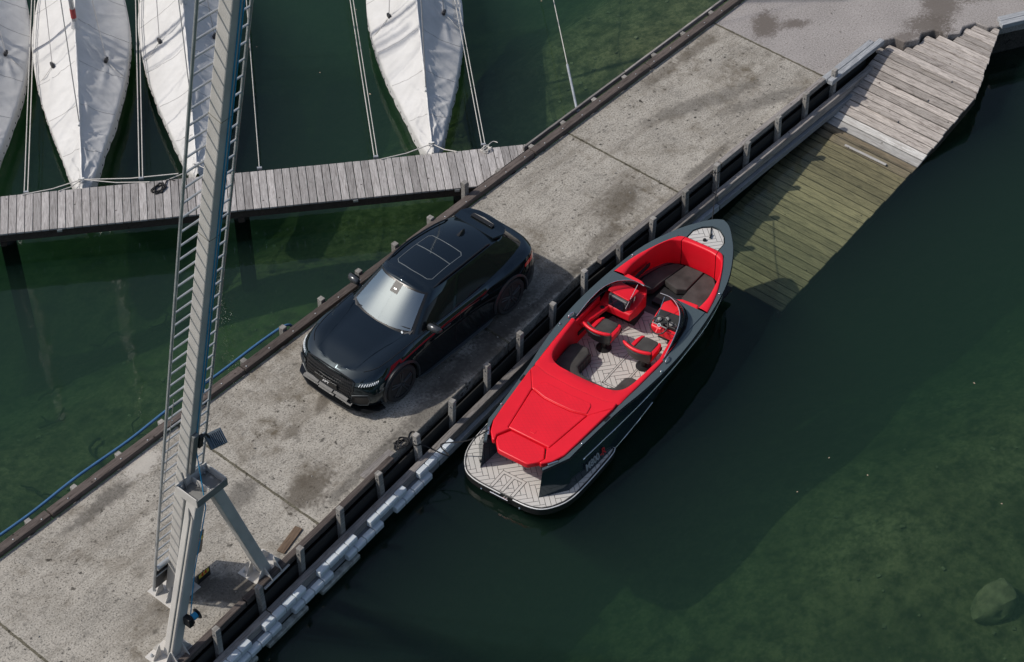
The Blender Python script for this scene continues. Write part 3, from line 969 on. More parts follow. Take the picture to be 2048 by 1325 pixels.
# ropes of the hoist
MB().tube([cp(15.6, 0.02, -0.124), cp(9.0, 0.03, -0.124), cp(4.6, 0.03, -0.126), cp(3.45, -0.13, -0.62), L0 + ld * 0.55 + Vector((0.06, -0.15, 0)), L0 + ld * 0.27 + Vector((0.10, -0.18, 0))], 0.010, 5).build('hoist_rope', MAT['blue_rope'], crane)
MB().tube([cp(15.6, 0.08, -0.124), cp(10.0, 0.08, -0.124), cp(6.0, 0.085, -0.124)], 0.010, 5).build('hoist_rope', MAT['blue_rope'], crane)
w0 = L0 + ld * 0.245 + Vector((0.12, -0.20, 0))
win = bpy.data.objects.new('winch', None); COL.objects.link(win); win.parent = crane; win.location = w0
MB().box((0, 0, 0), (0.10, 0.16, 0.20)).build('winch_body', MAT['black_plastic'], win, bevel=0.015, seg=2, loc=(-0.06, 0.02, -0.03))
MB().lathe([(0.05, -0.09), (0.10, -0.085), (0.10, -0.07), (0.045, -0.06), (0.045, 0.06), (0.10, 0.07), (0.10, 0.085), (0.05, 0.09)], 18, Matrix.Rotation(PI / 2, 4, 'Y')).build('rope_drum', MAT['black_plastic'], win, smooth=40, loc=(0.05, 0, 0))
MB().lathe([(0.06, -0.05), (0.06, 0.05)], 14, Matrix.Rotation(PI / 2, 4, 'Y')).build('rope_winding', MAT['blue_rope'], win, smooth=40, loc=(0.05, 0, 0))
# floodlight on an arm
f0 = cp(4.55, 0.36, -0.22)
fl = bpy.data.objects.new('floodlight', None); COL.objects.link(fl); fl.parent = crane; fl.location = f0; fl.rotation_euler = (R(38), R(10), R(-6))
MB().box((0, 0, 0), (0.30, 0.26, 0.07)).build('lamp_housing', simple('blue_grey_enamel', (0.13, 0.17, 0.20), 0.4, 0.3), fl, bevel=0.012, seg=2)
for i in range(7):
    MB().box((-0.10 + i * 0.033, -0.0, 0.05), (0.008, 0.24, 0.045)).build('cooling_fin', simple('grey_fin', (0.25, 0.30, 0.34), 0.35, 0.5), fl)
MB().box((0, 0, -0.04), (0.27, 0.23, 0.012)).build('lamp_glass', simple('lamp_glass', (0.3, 0.32, 0.33), 0.1), fl)
MB().tube([cp(4.72, 0.12, -0.1), cp(4.72, 0.24, -0.12), cp(4.60, 0.30, -0.2)], 0.02, 7).build('lamp_arm', MAT['black_plastic'], crane, smooth=60)
MB().beam(cp(4.55, 0.10, -0.15), cp(4.85, 0.10, -0.15), 0.09, 0.06, side=(1, 0, 0)).build('junction_box', MAT['black_plastic'], crane, bevel=0.01)
# thin blue line tied inside the ladder
MB().tube([cp(6.0, -0.30, 0.10), cp(3.9, -0.33, 0.12), cp(3.2, -0.31, 0.15), cp(2.6, -0.36, 0.16), cp(1.75, -0.39, 0.16)], 0.007, 5).build('tie_line', MAT['wire'], crane)
# low black plate with its own yellow stripe, standing right of the column foot
lowb = thing('warning_board', 'small black board with yellow red numbered stripe standing at crane foot', 'board', (-7.28, -1.22, 0.0), 0.05)
MB().box((0, 0, 0.10), (0.30, 0.015, 0.20)).build('panel', MAT['board'], lowb)
MB().box((0, -0.0095, 0.165), (0.24, 0.003, 0.09)).build('sticker', MAT['yellow'], lowb)
digits('4 4', 0.10, (0, -0.0125, 0.165), (1, 0, 0), (0, 0, 1), lowb)
# damp algae on the concrete in the crane's lee
# ================================================================ the red and slate speedboat
M_ = MAT
M_['slate'] = carpaint('slate_gelcoat', (0.070, 0.094, 0.104), 0.12, 0.5)
M_['slate_dark'] = carpaint('slate_topsides', (0.016, 0.027, 0.033), 0.05, 0.6)
def vinyl(name, col, quilt=False, rough=0.42):
    m = NT(name)
    v = m.coord('Object')
    f = m.noise(v, 2.0, 4)
    c = Vector(col)
    base = m.ramp(f, [(0.3, (*(c * 0.92), 1)), (0.7, (*(c * 1.06), 1))])
    h = m.noise(v, 220.0, 2)
    if quilt:
        def line(ang):
            w = m.n('ShaderNodeTexWave', wave_type='BANDS', bands_direction='X', wave_profile='SIN')
            w.inputs['Scale'].default_value = 4.6
            m.l(m.coord('Object', rot=(0, 0, ang)), w.inputs['Vector'])
            return m.ramp(w.outputs['Fac'], [(0.0, 0.0), (0.07, 1.0)])
        q = m.math('MINIMUM', line(R(33)), line(R(-33)))
        base = m.mix(m.math('MULTIPLY', m.math('SUBTRACT', 1.0, q), 0.22), base, (*(c * 0.6), 1))
        h = m.math('ADD', m.math('MULTIPLY', h, 0.15), q)
        m.bump(h, 0.22, 0.004)
    else:
        m.bump(h, 0.12, 0.002)
    m.set(Base_Color=base, Roughness=rough)
    return m.m
M_['red'] = vinyl('red_vinyl', (0.80, 0.009, 0.024))
M_['red_quilt'] = vinyl('red_quilted_vinyl', (0.80, 0.009, 0.024), True)
M_['white_strip'] = simple('white_edge_strip', (0.75, 0.75, 0.74), 0.3)
M_['suede'] = simple('charcoal_suede', (0.050, 0.048, 0.046), 0.95, var=0.45, nscale=3.0, bump=0.2)
M_['dark_in'] = simple('dark_interior', (0.012, 0.013, 0.014), 0.6)
M_['eva'] = simple('pale_foam_decking', (0.55, 0.535, 0.505), 0.75, var=0.05, nscale=2)
M_['seam'] = simple('dark_decking_seam', (0.075, 0.072, 0.07), 0.8)
M_['screen'] = simple('glass_screen', (0.012, 0.014, 0.024), 0.06)
M_['grey_plastic'] = simple('grey_plastic', (0.10, 0.105, 0.11), 0.4)
_m = NT('clear_acrylic')
_m.t.nodes.remove(_m.b)
_t = _m.n('ShaderNodeBsdfTransparent'); _t.inputs[0].default_value = (0.90, 0.89, 0.90, 1)
_g = _m.n('ShaderNodeBsdfGlossy'); _g.inputs['Roughness'].default_value = 0.02
_f = _m.n('ShaderNodeFresnel'); _f.inputs[0].default_value = 1.5
_x = _m.n('ShaderNodeMixShader')
_m.l(_f.outputs[0], _x.inputs[0]); _m.l(_t.outputs[0], _x.inputs[1]); _m.l(_g.outputs[0], _x.inputs[2])
_m.l(_x.outputs[0], _m.out.inputs['Surface'])
M_['acrylic'] = _m.m

boat = thing('speedboat', 'slate grey open speedboat with bright red upholstery moored along the pier', 'speedboat', (-2.12, -3.47, WATER), R(6.6))
def ws(u):
    return lin(u, [(0.0, 0.90), (1.0, 0.915), (2.5, 0.95), (5.5, 0.98), (7.9, 1.05)])
A = [(.36, .64), (.60, .80), (.87, .875), (1.24, .90), (2.0, .97), (2.5, 1.03), (3.0, 1.11), (3.7, 1.18), (4.5, 1.19), (5.5, 1.11), (6.4, .95), (7.15, .64), (7.6, .34), (7.8, .16), (7.88, 0)]
L6 = [(.30, .64), (.52, .83), (.80, .92), (1.23, .94), (2.0, 1.0), (2.5, 1.04), (3.0, 1.07), (3.7, 1.09), (4.5, 1.09), (5.5, 1.03), (6.4, .86), (7.1, .56), (7.5, .29), (7.7, .13), (7.78, 0)]
L3 = [(.24, .64), (.45, .85), (.70, 1.0), (1.23, 1.06), (2.0, 1.10), (2.5, 1.10), (3.0, 1.09), (3.7, 1.06), (4.5, 1.0), (5.5, .88), (6.3, .66), (6.95, .40), (7.35, .19), (7.52, .08), (7.6, 0)]
L0 = [(.30, .64), (.45, .80), (.70, .95), (1.23, 1.02), (2.0, 1.06), (2.5, 1.06), (3.0, 1.05), (3.7, 1.0), (4.5, .90), (5.5, .72), (6.2, .50), (6.75, .28), (7.1, .13), (7.25, .05), (7.32, 0)]
LK = [(.30, .30), (.45, .35), (.70, .40), (1.23, .42), (2.0, .42), (2.5, .42), (3.0, .42), (3.7, .40), (4.5, .35), (5.5, .25), (6.0, .17), (6.4, .09), (6.7, .04), (6.8, .02), (6.85, 0)]
def level(pts, w):
    P = [Vector((a, b, 0)) for a, b in pts[:1]]
    for t in (.2, .4, .6, .8):          # crisp flat facet at the stern quarter
        P.append(Vector((pts[0][0] + (pts[2][0] - pts[0][0]) * t, pts[0][1] + (pts[2][1] - pts[0][1]) * t, 0)))
    P += spline([(a, b, 0) for a, b in pts[2:]], 4)
    out = []
    for p in P:
        out.append(Vector((p.x, max(p.y, 0.0), w(p.x) if callable(w) else w)))
    return out
def blend(P, Q, t, w):
    return [Vector((a.x * (1 - t) + b.x * t, a.y * (1 - t) + b.y * t, (w(a.x) if callable(w) else w))) for a, b in zip(P, Q)]
rA = level(A, lambda u: ws(u))
r6 = level(L6, 0.60); r3 = level(L3, 0.30); r0 = level(L0, 0.06); rK = level(LK, -0.45)
rA8 = blend(rA, r6, 0.35, 0.82)
mb = MB().loft([rA, rA8, r6, r3, r0, rK], closed=False)
# inner face of the stern quarter
n0 = len(mb.v)
mb.add([rA[0], rA8[0], r6[0], r3[0], (0.88, 0.60, 0.30), (0.88, 0.60, 0.90)], [(0, 5, 4, 3, 2, 1)])
mb.mirror_y()
hull = mb.build('hull', M_['slate_dark'], boat, smooth=38, fix=True)
# bottom and recess under the sunpad
MB().box((0.90, 0, 0.58), (0.05, 1.22, 0.60)).build('transom_recess', M_['dark_in'], boat)
# deck ring
I = [(.40, .60), (.62, .72), (.86, .79), (1.24, .83), (2.0, .90), (2.45, .935), (3.0, .985), (3.7, 1.03), (3.87, 1.03), (3.88, .985), (4.45, .985), (4.85, .93), (5.12, .82), (5.30, .66), (5.41, .45), (5.43, .22),
     (5.435, .22), (5.435, 1.065), (5.8, 1.0), (6.15, .905), (6.65, .70), (7.0, .52), (7.05, .37), (7.30, .365), (7.48, .26), (7.60, .10), (7.615, 0)]
dk = MB()
poly = [(p.x, p.y) for p in rA] + [(a, b) for a, b in reversed(I)]
dk.prism(poly, lambda u, v: ws(u) - 0.03, lambda u, v: ws(u) + 0.006 + 0.02 * max(0, 1 - abs(v) / 1.3))
dk.mirror_y()
dk.build('deck', M_['slate'], boat, smooth=30)
# rub rail and accent strips
for P_, w_, r_, nm, mt in ((rA, -0.03, 0.014, 'rub_rail', M_['black_rubber']),):
    for s_ in (1, -1):
        MB().tube([(p.x, s_ * (p.y + 0.004), p.z + w_) for p in P_], r_, 6).build(nm, mt, boat, smooth=60)
for s_ in (1, -1):
    MB().tube([(p.x, s_ * (p.y + 0.006), p.z) for p in r6 if p.x > 1.2], 0.013, 6).build('accent_strip', M_['chrome'], boat, smooth=60)
    MB().tube([(p.x, s_ * (p.y + 0.004), 0.18) for p in blend(r3, r0, 0.5, 0.18) if 1.9 < p.x < 3.7], 0.010, 6).build('spray_strip', M_['chrome'], boat, smooth=60)
# swim platform
PO = [(-.045, 0), (-.04, .46), (-.005, .68), (.065, .83), (.21, .965), (.43, 1.085), (.68, 1.145), (1.1, 1.17), (1.85, 1.17), (2.05, 1.13), (2.05, 0)]
ps = [(p.x, p.y) for p in spline([(a, b, 0) for a, b in PO[:-1]], 5)] + [(2.05, 0)]
def sym(half):
    return half + [(a, -b) for a, b in reversed(half) if abs(b) > 1e-6]
plat = MB().prism(sym(ps), 0.10, 0.285).build('swim_platform', M_['black_plastic'], boat, bevel=0.012, seg=2)
MB().tube([(a, b, 0.268) for a, b in sym(ps)[:-2]], 0.013, 5).build('edge_strip', M_['white_strip'], plat, smooth=60)

def clip_poly(poly, region):
    n = len(region)
    area = sum(region[i][0] * region[(i + 1) % n][1] - region[(i + 1) % n][0] * region[i][1] for i in range(n))
    if area < 0:
        region = region[::-1]
    out = poly
    for i in range(n):
        ax, ay = region[i]; bx, by = region[(i + 1) % n]
        inp, out = out, []
        if not inp:
            return []
        side = lambda p: (bx - ax) * (p[1] - ay) - (by - ay) * (p[0] - ax)
        for j in range(len(inp)):
            p, q = inp[j - 1], inp[j]
            sp, sq = side(p), side(q)
            if sp * sq < 0:
                t = sp / (sp - sq)
                out.append((p[0] + (q[0] - p[0]) * t, p[1] + (q[1] - p[1]) * t))
            if sq >= 0:
                out.append(q)
    return out
def herringbone(region, z, w=0.098, n=4, ang=R(45), gap=0.0052, skip=(), thick=0.006):
    """foam decking cut as herringbone planks, clipped to a convex outline"""
    mb = MB()
    cx = sum(p[0] for p in region) / len(region); cy = sum(p[1] for p in region) / len(region)
    ca, sa = math.cos(ang), math.sin(ang)
    for i in range(-60, 61):
        for j in range(-12, 13):
            ox, oy = i + j * n, i - j * n
            for (x0, y0, x1, y1) in ((ox, oy, ox + n, oy + 1), (ox, oy + 1, ox + 1, oy + 1 + n)):
                if abs(x0 * w) > 4 or abs(y0 * w) > 4:
                    continue
                q = [(x0 * w + gap, y0 * w + gap), (x1 * w - gap, y0 * w + gap), (x1 * w - gap, y1 * w - gap), (x0 * w + gap, y1 * w - gap)]
                q = [(cx + a * ca - b * sa, cy + a * sa + b * ca) for a, b in q]
                q = clip_poly(q, region)
                if len(q) < 3:
                    continue
                ar = abs(sum(q[k][0] * q[(k + 1) % len(q)][1] - q[(k + 1) % len(q)][0] * q[k][1] for k in range(len(q)))) / 2
                if ar > 1e-4:
                    mb.prism(q, z - thick, z)
    return mb
def inset(poly, d):
    cx = sum(p[0] for p in poly) / len(poly); cy = sum(p[1] for p in poly) / len(poly)
    return [(a + (cx - a) / max(math.hypot(a - cx, b - cy), 1e-6) * d, b + (cy - b) / max(math.hypot(a - cx, b - cy), 1e-6) * d) for a, b in poly]
reg = [(-.025, 0), (-.02, .45), (.013, .665), (.08, .81), (.22, .94), (.435, 1.055), (.685, 1.115), (1.1, 1.138), (1.85, 1.138), (2.0, 1.12), (2.0, 0)]
MB().prism(sym([(a - 0.010 if a < 0.5 else a, b + 0.010 if b > 0 else b) for a, b in reg]), 0.284, 0.2885).build('decking_base', M_['seam'], plat)
f = herringbone(sym(reg), 0.2945).build('herringbone_decking', M_['eva'], plat); f['kind'] = 'stuff'
# hatch frame in the platform decking
for (u0, u1, v0, v1) in ((-.005, .42, .20, .25), (-.005, .42, -.25, -.20), (.37, .42, -.20, .20), (-.005, .37, -.025, .025)):
    MB().prism([(u0 - .012, v0 - .012), (u1 + .012, v0 - .012), (u1 + .012, v1 + .012), (u0 - .012, v1 + .012)], 0.290, 0.2958 + .0002 * abs(v0)).build('hatch_seam', M_['seam'], plat)
    MB().prism([(u0, v0), (u1, v0), (u1, v1), (u0, v1)], 0.290, 0.2985).build('hatch_frame', M_['eva'], plat)
MB().tube([(-.085, .20, .225), (-.085, -.19, .225)], 0.017, 8).build('boarding_handle', M_['chrome'], plat, smooth=60)
for v in (.14, .09, -.09, -.14):
    MB().box((-.065, v, .225), (.05, .025, .03)).build('handle_bracket', M_['chrome'], plat)
for v in (.42, -.42):
    MB().lathe([(.022, 0), (.028, .012), (.014, .025)], 10, Matrix.Translation((-.045, v, .14)) @ Matrix.Rotation(-PI / 2, 4, 'Y')).build('stern_ring', M_['chrome'], plat, smooth=40)

# ---- interior
MB().box((4.15, 0, 0.26), (2.95, 1.86, 0.06)).build('cockpit_sole', M_['seam'], boat)
fr_ = [(2.75, -.90), (2.75, .90), (4.3, .95), (5.25, .70), (5.45, .30), (5.45, -.30), (5.25, -.70), (4.3, -.95)]
f = herringbone(fr_, 0.297).build('herringbone_floor', M_['eva'], boat); f['kind'] = 'stuff'
for (u0, v0, u1, v1) in ((3.33, -.06, 4.45, -.035), (3.33, .0 - .42, 4.2, -.395), (3.33, -.42, 3.355, -.035)):
    MB().prism([(u0 - .012, v0 - .012), (u1 + .012, v0 - .012), (u1 + .012, v1 + .012), (u0 - .012, v1 + .012)], 0.296, 0.2986 + .0002 * abs(v0 + u0 * .1)).build('floor_hatch_seam', M_['seam'], boat)
    MB().prism([(u0, v0), (u1, v0), (u1, v1), (u0, v1)], 0.296, 0.3015).build('floor_hatch_frame', M_['eva'], boat)
MB().box((6.1, 0, 0.22), (1.9, 1.5, 0.06)).build('bow_sole', M_['dark_in'], boat)
def bolster(name, O, Ii, w_low, parent, k=5, crown=0.035, under=0.0, mat='red'):
    """padded coaming: from the deck edge over a soft crown and down the inside to w_low"""
    o = spline([(a, b, 0) for a, b in O], k); i_ = spline([(a, b, 0) for a, b in Ii], k)
    rings = []
    for p, q in zip(o, i_):
        d = (q - p)
        L = max(d.length, 1e-4)
        n_ = d / L
        z = ws(p.x)
        r = min(0.04, L * 0.4)
        ring = [Vector((p.x, p.y, z - 0.02)), Vector((p.x, p.y, z + crown * 0.55))]
        for t, c_ in ((0.06, 0.85), (0.25, 1.0), (0.6, 1.0)):
            s2 = p + d * t
            ring.append(Vector((s2.x, s2.y, z + crown * c_)))
        for a in (0.35, 0.7, 1.0):
            s2 = q - n_ * r * (1 - math.sin(a * PI / 2))
            ring.append(Vector((s2.x, s2.y, z + crown - r * (1 - math.cos(a * PI / 2)))))
        ring.append(Vector((q.x + n_.x * under, q.y + n_.y * under, (z + w_low) / 2)))
        ring.append(Vector((q.x + n_.x * under, q.y + n_.y * under, w_low)))
        rings.append(ring)
    mb = MB().loft(rings, closed=False)
    return mb
BO_ = [(5.445, 1.055), (5.8, .99), (6.13, .90), (6.65, .69), (6.97, .515), (7.04, .385)]
BI_ = [(5.47, .84), (5.8, .855), (6.15, .80), (6.5, .72), (6.78, .58), (6.90, .40)]
for s_ in (1, -1):
    mb = bolster('bow_bolster', [(a, b * s_) for a, b in BO_], [(a, b * s_) for a, b in BI_], 0.40, boat, under=-0.03)
    mb.build('bow_bolster', M_['red'], boat, smooth=50, fix=True)
FO = [(7.04, .375), (7.045, .2), (7.045, -.2), (7.04, -.375)]
FI = [(6.90, .385), (6.93, .2), (6.93, -.2), (6.90, -.385)]
bolster('bow_backrest', FO, FI, 0.40, boat, under=-0.03).build('bow_backrest', M_['red'], boat, smooth=50, fix=True)
# dark pocket in the port bow bolster
for s_ in (1,):
    MB().prism([(5.62, .79), (6.22, .755), (6.30, .735), (6.24, .72), (5.64, .755)], 0.66, 0.74).build('side_pocket', M_['dark_in'], boat)
# bow seat cushions
for nm, poly, z0, z1 in (('bow_cushion', [(5.62, .80), (6.15, .78), (6.6, .66), (6.85, .46), (6.90, .28), (6.27, .40), (5.95, .44)], .30, .445),
                         ('bow_cushion', [(6.29, .375), (6.905, .25), (6.92, -.15), (6.30, -.13), (6.20, .05)], .30, .455),
                         ('bow_cushion', [(6.29, -.155), (6.92, -.175), (6.89, -.40), (6.6, -.66), (6.15, -.78), (5.75, -.80), (5.95, -.40), (6.03, -.16)], .30, .45)):
    MB().prism(poly, z0, z1).build(nm, M_['suede'], boat, bevel=0.02, seg=2)
MB().prism([(5.75, .34), (6.24, .34), (6.16, .03), (6.25, -.12), (5.98, -.17), (5.75, -.30)], .25, .33).build('bow_step', M_['dark_in'], boat)
# bow deck panel
bp_ = [(7.06, .35), (7.295, .35), (7.465, .25), (7.59, .09)]
pan = MB().prism(sym(bp_), 0.99, 1.028).build('bow_panel', M_['seam'], boat, bevel=0.004)
bp2 = [(7.066, .344), (7.293, .344), (7.461, .245), (7.584, .087)]
f = herringbone(sym(bp2), 1.034).build('herringbone_decking', M_['eva'], pan); f['kind'] = 'stuff'
MB().lathe([(.038, 0), (.038, .03), (.03, .045)], 14).build('bow_light', M_['black_plastic'], boat, smooth=40, loc=(7.17, .02, 1.03))
c_ = MB().box((0, 0, 0.03), (0.14, 0.035, 0.02)).box((-.03, 0, .01), (.02, .02, .03)).box((.03, 0, .01), (.02, .02, .03)).build('bow_cleat', M_['black_plastic'], boat, bevel=0.004, loc=(7.33, -.03, 1.033), rotz=0.25)
# consoles
for s_ in (1, -1):
    con = [(5.44, .84), (5.56, .80), (5.53, .46), (5.43, .29), (5.26, .195), (4.95, .195), (4.72, .235), (4.72, .70), (4.70, .93), (5.0, .95), (5.3, .90)]
    MB().prism([(4.98, .27 * s_), (5.40, .30 * s_), (5.45, .80 * s_), (4.98, .90 * s_)], 0.29, 0.70).build('footwell_shade', M_['dark_in'], boat)  # solid dark box stands in for the shaded void below the console
    c0 = MB().prism([(a, b * s_) for a, b in con], 0.62, lambda u, v: 0.80 if u < 4.85 else (0.90 if u < 5.1 else 0.985)).build('console', M_['red'], boat, bevel=0.03, seg=3, smooth=40)
    # deck panel over the console and dash cowl
    MB().prism([(a, b * s_) for a, b in [(5.425, 1.02), (5.425, .44), (5.40, .46), (5.29, .665), (5.11, .825), (4.85, .935), (4.45, .99)]], lambda u, v: ws(u) - .02, lambda u, v: ws(u) + 0.028).build('console_deck', M_['slate'], boat, bevel=0.006)
# port: screen housing
hs = MB().prism([(4.76, .345), (5.04, .345), (5.06, .76), (4.80, .78)], 0.78, lambda u, v: 1.06 if u > 4.9 else 1.03).build('screen_housing', M_['grey_plastic'], boat, bevel=0.02, seg=2)
MB().prism([(4.80, .32), (5.16, .30), (5.18, .82), (4.84, .82)], 1.06, 1.09).build('screen_cowl', M_['red'], boat, bevel=0.015, seg=2)
o = MB().box((0, 0, 0), (0.012, 0.33, 0.21)).build('screen', M_['screen'], boat); o.location = (4.765, .565, .905); o.rotation_euler = (0, R(10), R(-4))
o = MB().box((0, 0, 0), (0.02, 0.38, 0.24)).build('screen_bezel', M_['black_plastic'], boat); o.location = (4.776, .565, .905); o.rotation_euler = (0, R(10), R(-4))
MB().tube([(4.84, .33, .80), (4.88, .315, 1.04)], 0.011, 6).build('grab_rail', M_['chrome'], boat, smooth=60)
MB().tube([(4.97, .32, .80), (5.01, .305, 1.05)], 0.011, 6).build('grab_rail', M_['chrome'], boat, smooth=60)
MB().lathe([(.04, 0), (.045, .012), (.03, .012), (.025, .004)], 14).build('cup_holder', M_['dark_in'], boat, loc=(4.62, .80, .80))
MB().prism([(4.0, .84), (4.75, .70), (4.75, .90), (4.0, .95)], 0.72, 0.80).build('side_shelf', M_['red'], boat, bevel=0.02, seg=2)
MB().prism([(4.05, -.84), (4.75, -.72), (4.75, -.90), (4.05, -.95)], 0.72, 0.80).build('side_shelf', M_['red'], boat, bevel=0.02, seg=2)
# starboard: helm
hd = MB().prism([(4.78, -.25), (5.06, -.22), (5.12, -.78), (4.80, -.76)], 0.78, lambda u, v: 0.98 if u > 4.9 else 0.90).build('helm_dash', M_['dark_in'], boat, bevel=0.02, seg=2)
for (u, v, z) in ((4.84, -.36, .945), (4.84, -.62, .945), (4.90, -.49, .965)):
    MB().lathe([(.035, 0), (.042, .008), (.03, .01)], 14, Matrix.Rotation(R(-35), 4, 'Y')).build('dial', M_['grey_plastic'], hd, loc=(u, v, z))
for (u, v) in ((4.80, -.70), (4.83, -.735), (4.86, -.70)):
    MB().lathe([(.016, 0), (.016, .03), (.01, .035)], 8).build('throttle_knob', M_['grey_plastic'], hd, loc=(u, v, .94))
wheel = bpy.data.objects.new('steering_wheel', None); COL.objects.link(wheel); wheel.parent = boat
wheel.location = (4.62, -.475, 1.02); wheel.rotation_euler = (0, R(-40), 0)
MB().tube([(0.175 * math.cos(2 * PI * i / 28), 0.175 * math.sin(2 * PI * i / 28), 0) for i in range(28)], 0.015, 8, closed=True).build('rim', M_['black_plastic'], wheel, smooth=60)
MB().lathe([(.036, -.03), (.04, .0), (.034, .008)], 16).build('hub', M_['chrome'], wheel, smooth=40)
MB().lathe([(.026, .008), (.026, .011)], 16).build('hub_badge', simple('blue_badge', (0.05, 0.09, 0.14), 0.3), wheel)
for a in (R(90), R(-90), R(180)):
    MB().beam((0.04 * math.cos(a), 0.04 * math.sin(a), 0), (0.158 * math.cos(a), 0.158 * math.sin(a), 0), 0.022, 0.008).build('spoke', M_['grey_plastic'] if a != R(180) else M_['red'], wheel)
MB().beam((4.70, -.475, .95), (4.88, -.475, .80), 0.06, 0.06).build('steering_column', M_['black_plastic'], boat)
# windscreens
WB = [(3.92, 1.005), (4.45, .985), (4.85, .93), (5.12, .82), (5.30, .66), (5.405, .45), (5.42, .20)]
WT = [(3.98, .985), (4.38, .94), (4.70, .86), (4.92, .73), (5.05, .57), (5.12, .40), (5.12, .19)]
WZ = [0.012, 0.16, 0.26, 0.31, 0.335, 0.345, 0.335]
for s_ in (1, -1):
    b_ = spline([(a, b * s_, ws(a) + .012) for a, b in WB], 4); t_ = spline([(a, b * s_, ws(a) + z) for (a, b), z in zip(WT, WZ)], 4)
    mb = MB().loft([b_, t_], closed=False)
    wsn = bpy.data.objects.new('windscreen', None); COL.objects.link(wsn); wsn.parent = boat
    g = mb.build('pane', M_['acrylic'], wsn, smooth=60)
    so = g.modifiers.new('thick', 'SOLIDIFY'); so.thickness = 0.006
    MB().tube(t_, 0.009, 6).build('top_rail', M_['chrome'], wsn, smooth=60)
    MB().tube(b_, 0.012, 6).build('gasket', M_['black_rubber'], wsn, smooth=60)
    MB().tube([b_[-1], t_[-1]], 0.008, 6).build('end_post', M_['chrome'], wsn, smooth=60)
    MB().tube([(5.08, .30 * s_, ws(5) + .335), (4.72, .34 * s_, .93)], 0.007, 6).build('strut', M_['chrome'], wsn, smooth=60)
# cockpit coaming
CO_ = [(3.87, 1.025), (3.4, 1.0), (3.0, .975), (2.65, .945), (2.42, .90), (2.34, .6), (2.31, 0.0), (2.34, -.6), (2.42, -.90), (2.65, -.945), (3.0, -.975), (3.4, -1.0), (3.87, -1.025)]
CI_ = [(3.87, .93), (3.35, .885), (2.97, .835), (2.78, .73), (2.69, .55), (2.67, .3), (2.665, 0.0), (2.67, -.3), (2.69, -.55), (2.78, -.73), (2.97, -.835), (3.35, -.885), (3.87, -.93)]
mb = bolster('coaming', CO_, CI_, 0.40, boat, k=6)
mb.build('cockpit_coaming', M_['red'], boat, smooth=50, fix=True)
for s_ in (1, -1):
    MB().prism([(3.85, .93 * s_), (4.75, .93 * s_), (4.75, .97 * s_), (3.85, .985 * s_)], 0.30, 0.93).build('side_liner', M_['red'], boat, bevel=0.01)
    MB().prism([(3.95, .905 * s_), (4.70, .88 * s_), (4.70, .935 * s_), (3.95, .935 * s_)], 0.52, 0.60).build('side_pocket', M_['dark_in'], boat)
# rear bench with dark cushions
for poly, z in (([(2.68, .86), (3.62, .88), (3.72, .80), (3.72, .52), (3.60, .42), (3.18, .42), (3.06, .30), (3.02, 0.0), (3.02, -.30), (3.10, -.44), (3.42, -.46), (3.52, -.56), (3.52, -.86), (2.68, -.86)], .60),):
    MB().prism(poly, 0.30, z).build('rear_bench', M_['suede'], boat, bevel=0.045, seg=3, smooth=40)
for i in range(5):
    MB().box((3.20 + i * 0.10, .425, .44), (0.085, 0.02, 0.22)).build('bench_vent', M_['black_plastic'], boat, bevel=0.006)
# seats
def seat(v):
    s0 = bpy.data.objects.new('seat', None); COL.objects.link(s0); s0.parent = boat; s0.location = (4.14, v, .297)
    MB().lathe([(.155, 0), (.155, .012), (.06, .03), (.05, .30), (.09, .33)], 22).build('pedestal', M_['black_plastic'], s0, smooth=40)
    MB().box((0.02, 0, .40), (.50, .50, .10)).build('seat_shell', M_['black_plastic'], s0, bevel=0.04, seg=2)
    MB().prism([(-.20, -.185), (-.20, .185), (.24, .17), (.28, .12), (.28, -.12), (.24, -.17)], .44, .505).build('cushion', M_['suede'], s0, bevel=0.025, seg=3, smooth=40)
    for s_ in (1, -1):
        MB().prism([(-.20, .175 * s_), (-.20, .262 * s_), (.10, .258 * s_), (.245, .225 * s_), (.285, .165 * s_), (.25, .15 * s_), (.20, .172 * s_)], .41, lambda u, v: .535 - .10 * max(0, u) ).build('side_bolster', M_['red'], s0, bevel=.03, seg=3, smooth=50)
    # shell-like backrest, curved in plan
    P = []
    for z, back, wd in ((.42, -.20, .25), (.58, -.25, .285), (.74, -.30, .30)):
        ring_o = [Vector((back - .10 + .085 * (t / 6.0) ** 2, wd * t / 6.0, z)) for t in range(-6, 7)]
        ring_i = [p + Vector((.065, 0, 0)) for p in ring_o]
        P.append(ring_o + ring_i[::-1])
    MB().loft(P, True, True, True).build('backrest', M_['black_plastic'], s0, smooth=40)
    Pi = []
    for z, back, wd in ((.46, -.19, .22), (.58, -.233, .25), (.72, -.277, .265)):
        Pi.append([Vector((back - .04 + .085 * (t / 6.0) ** 2, wd * t / 6.0, z)) for t in range(-6, 7)] + [Vector((back - .0 + .085 * (t / 6.0) ** 2, wd * t / 6.0 * .97, z)) for t in range(6, -7, -1)])
    MB().loft(Pi, True, True, True).build('back_cushion', M_['suede'], s0, smooth=40)
    MB().tube([(-.30 - .07 + .085 * (t / 6.0) ** 2, .305 * t / 6.0, .745) for t in range(-6, 7)], [.022] + [.034] * 11 + [.022], 10).build('top_roll', M_['red'], s0, smooth=60)
    for z in (.66, .69):
        MB().tube([(-.30 - .095 + .085 * (t / 6.0) ** 2 + (.72 - z) * .3, .26 * t / 6.0, z) for t in range(-6, 7)], .006, 5).build('back_trim', M_['grey_plastic'], s0, smooth=60)
    return s0
seat(.44)
seat(-.46)
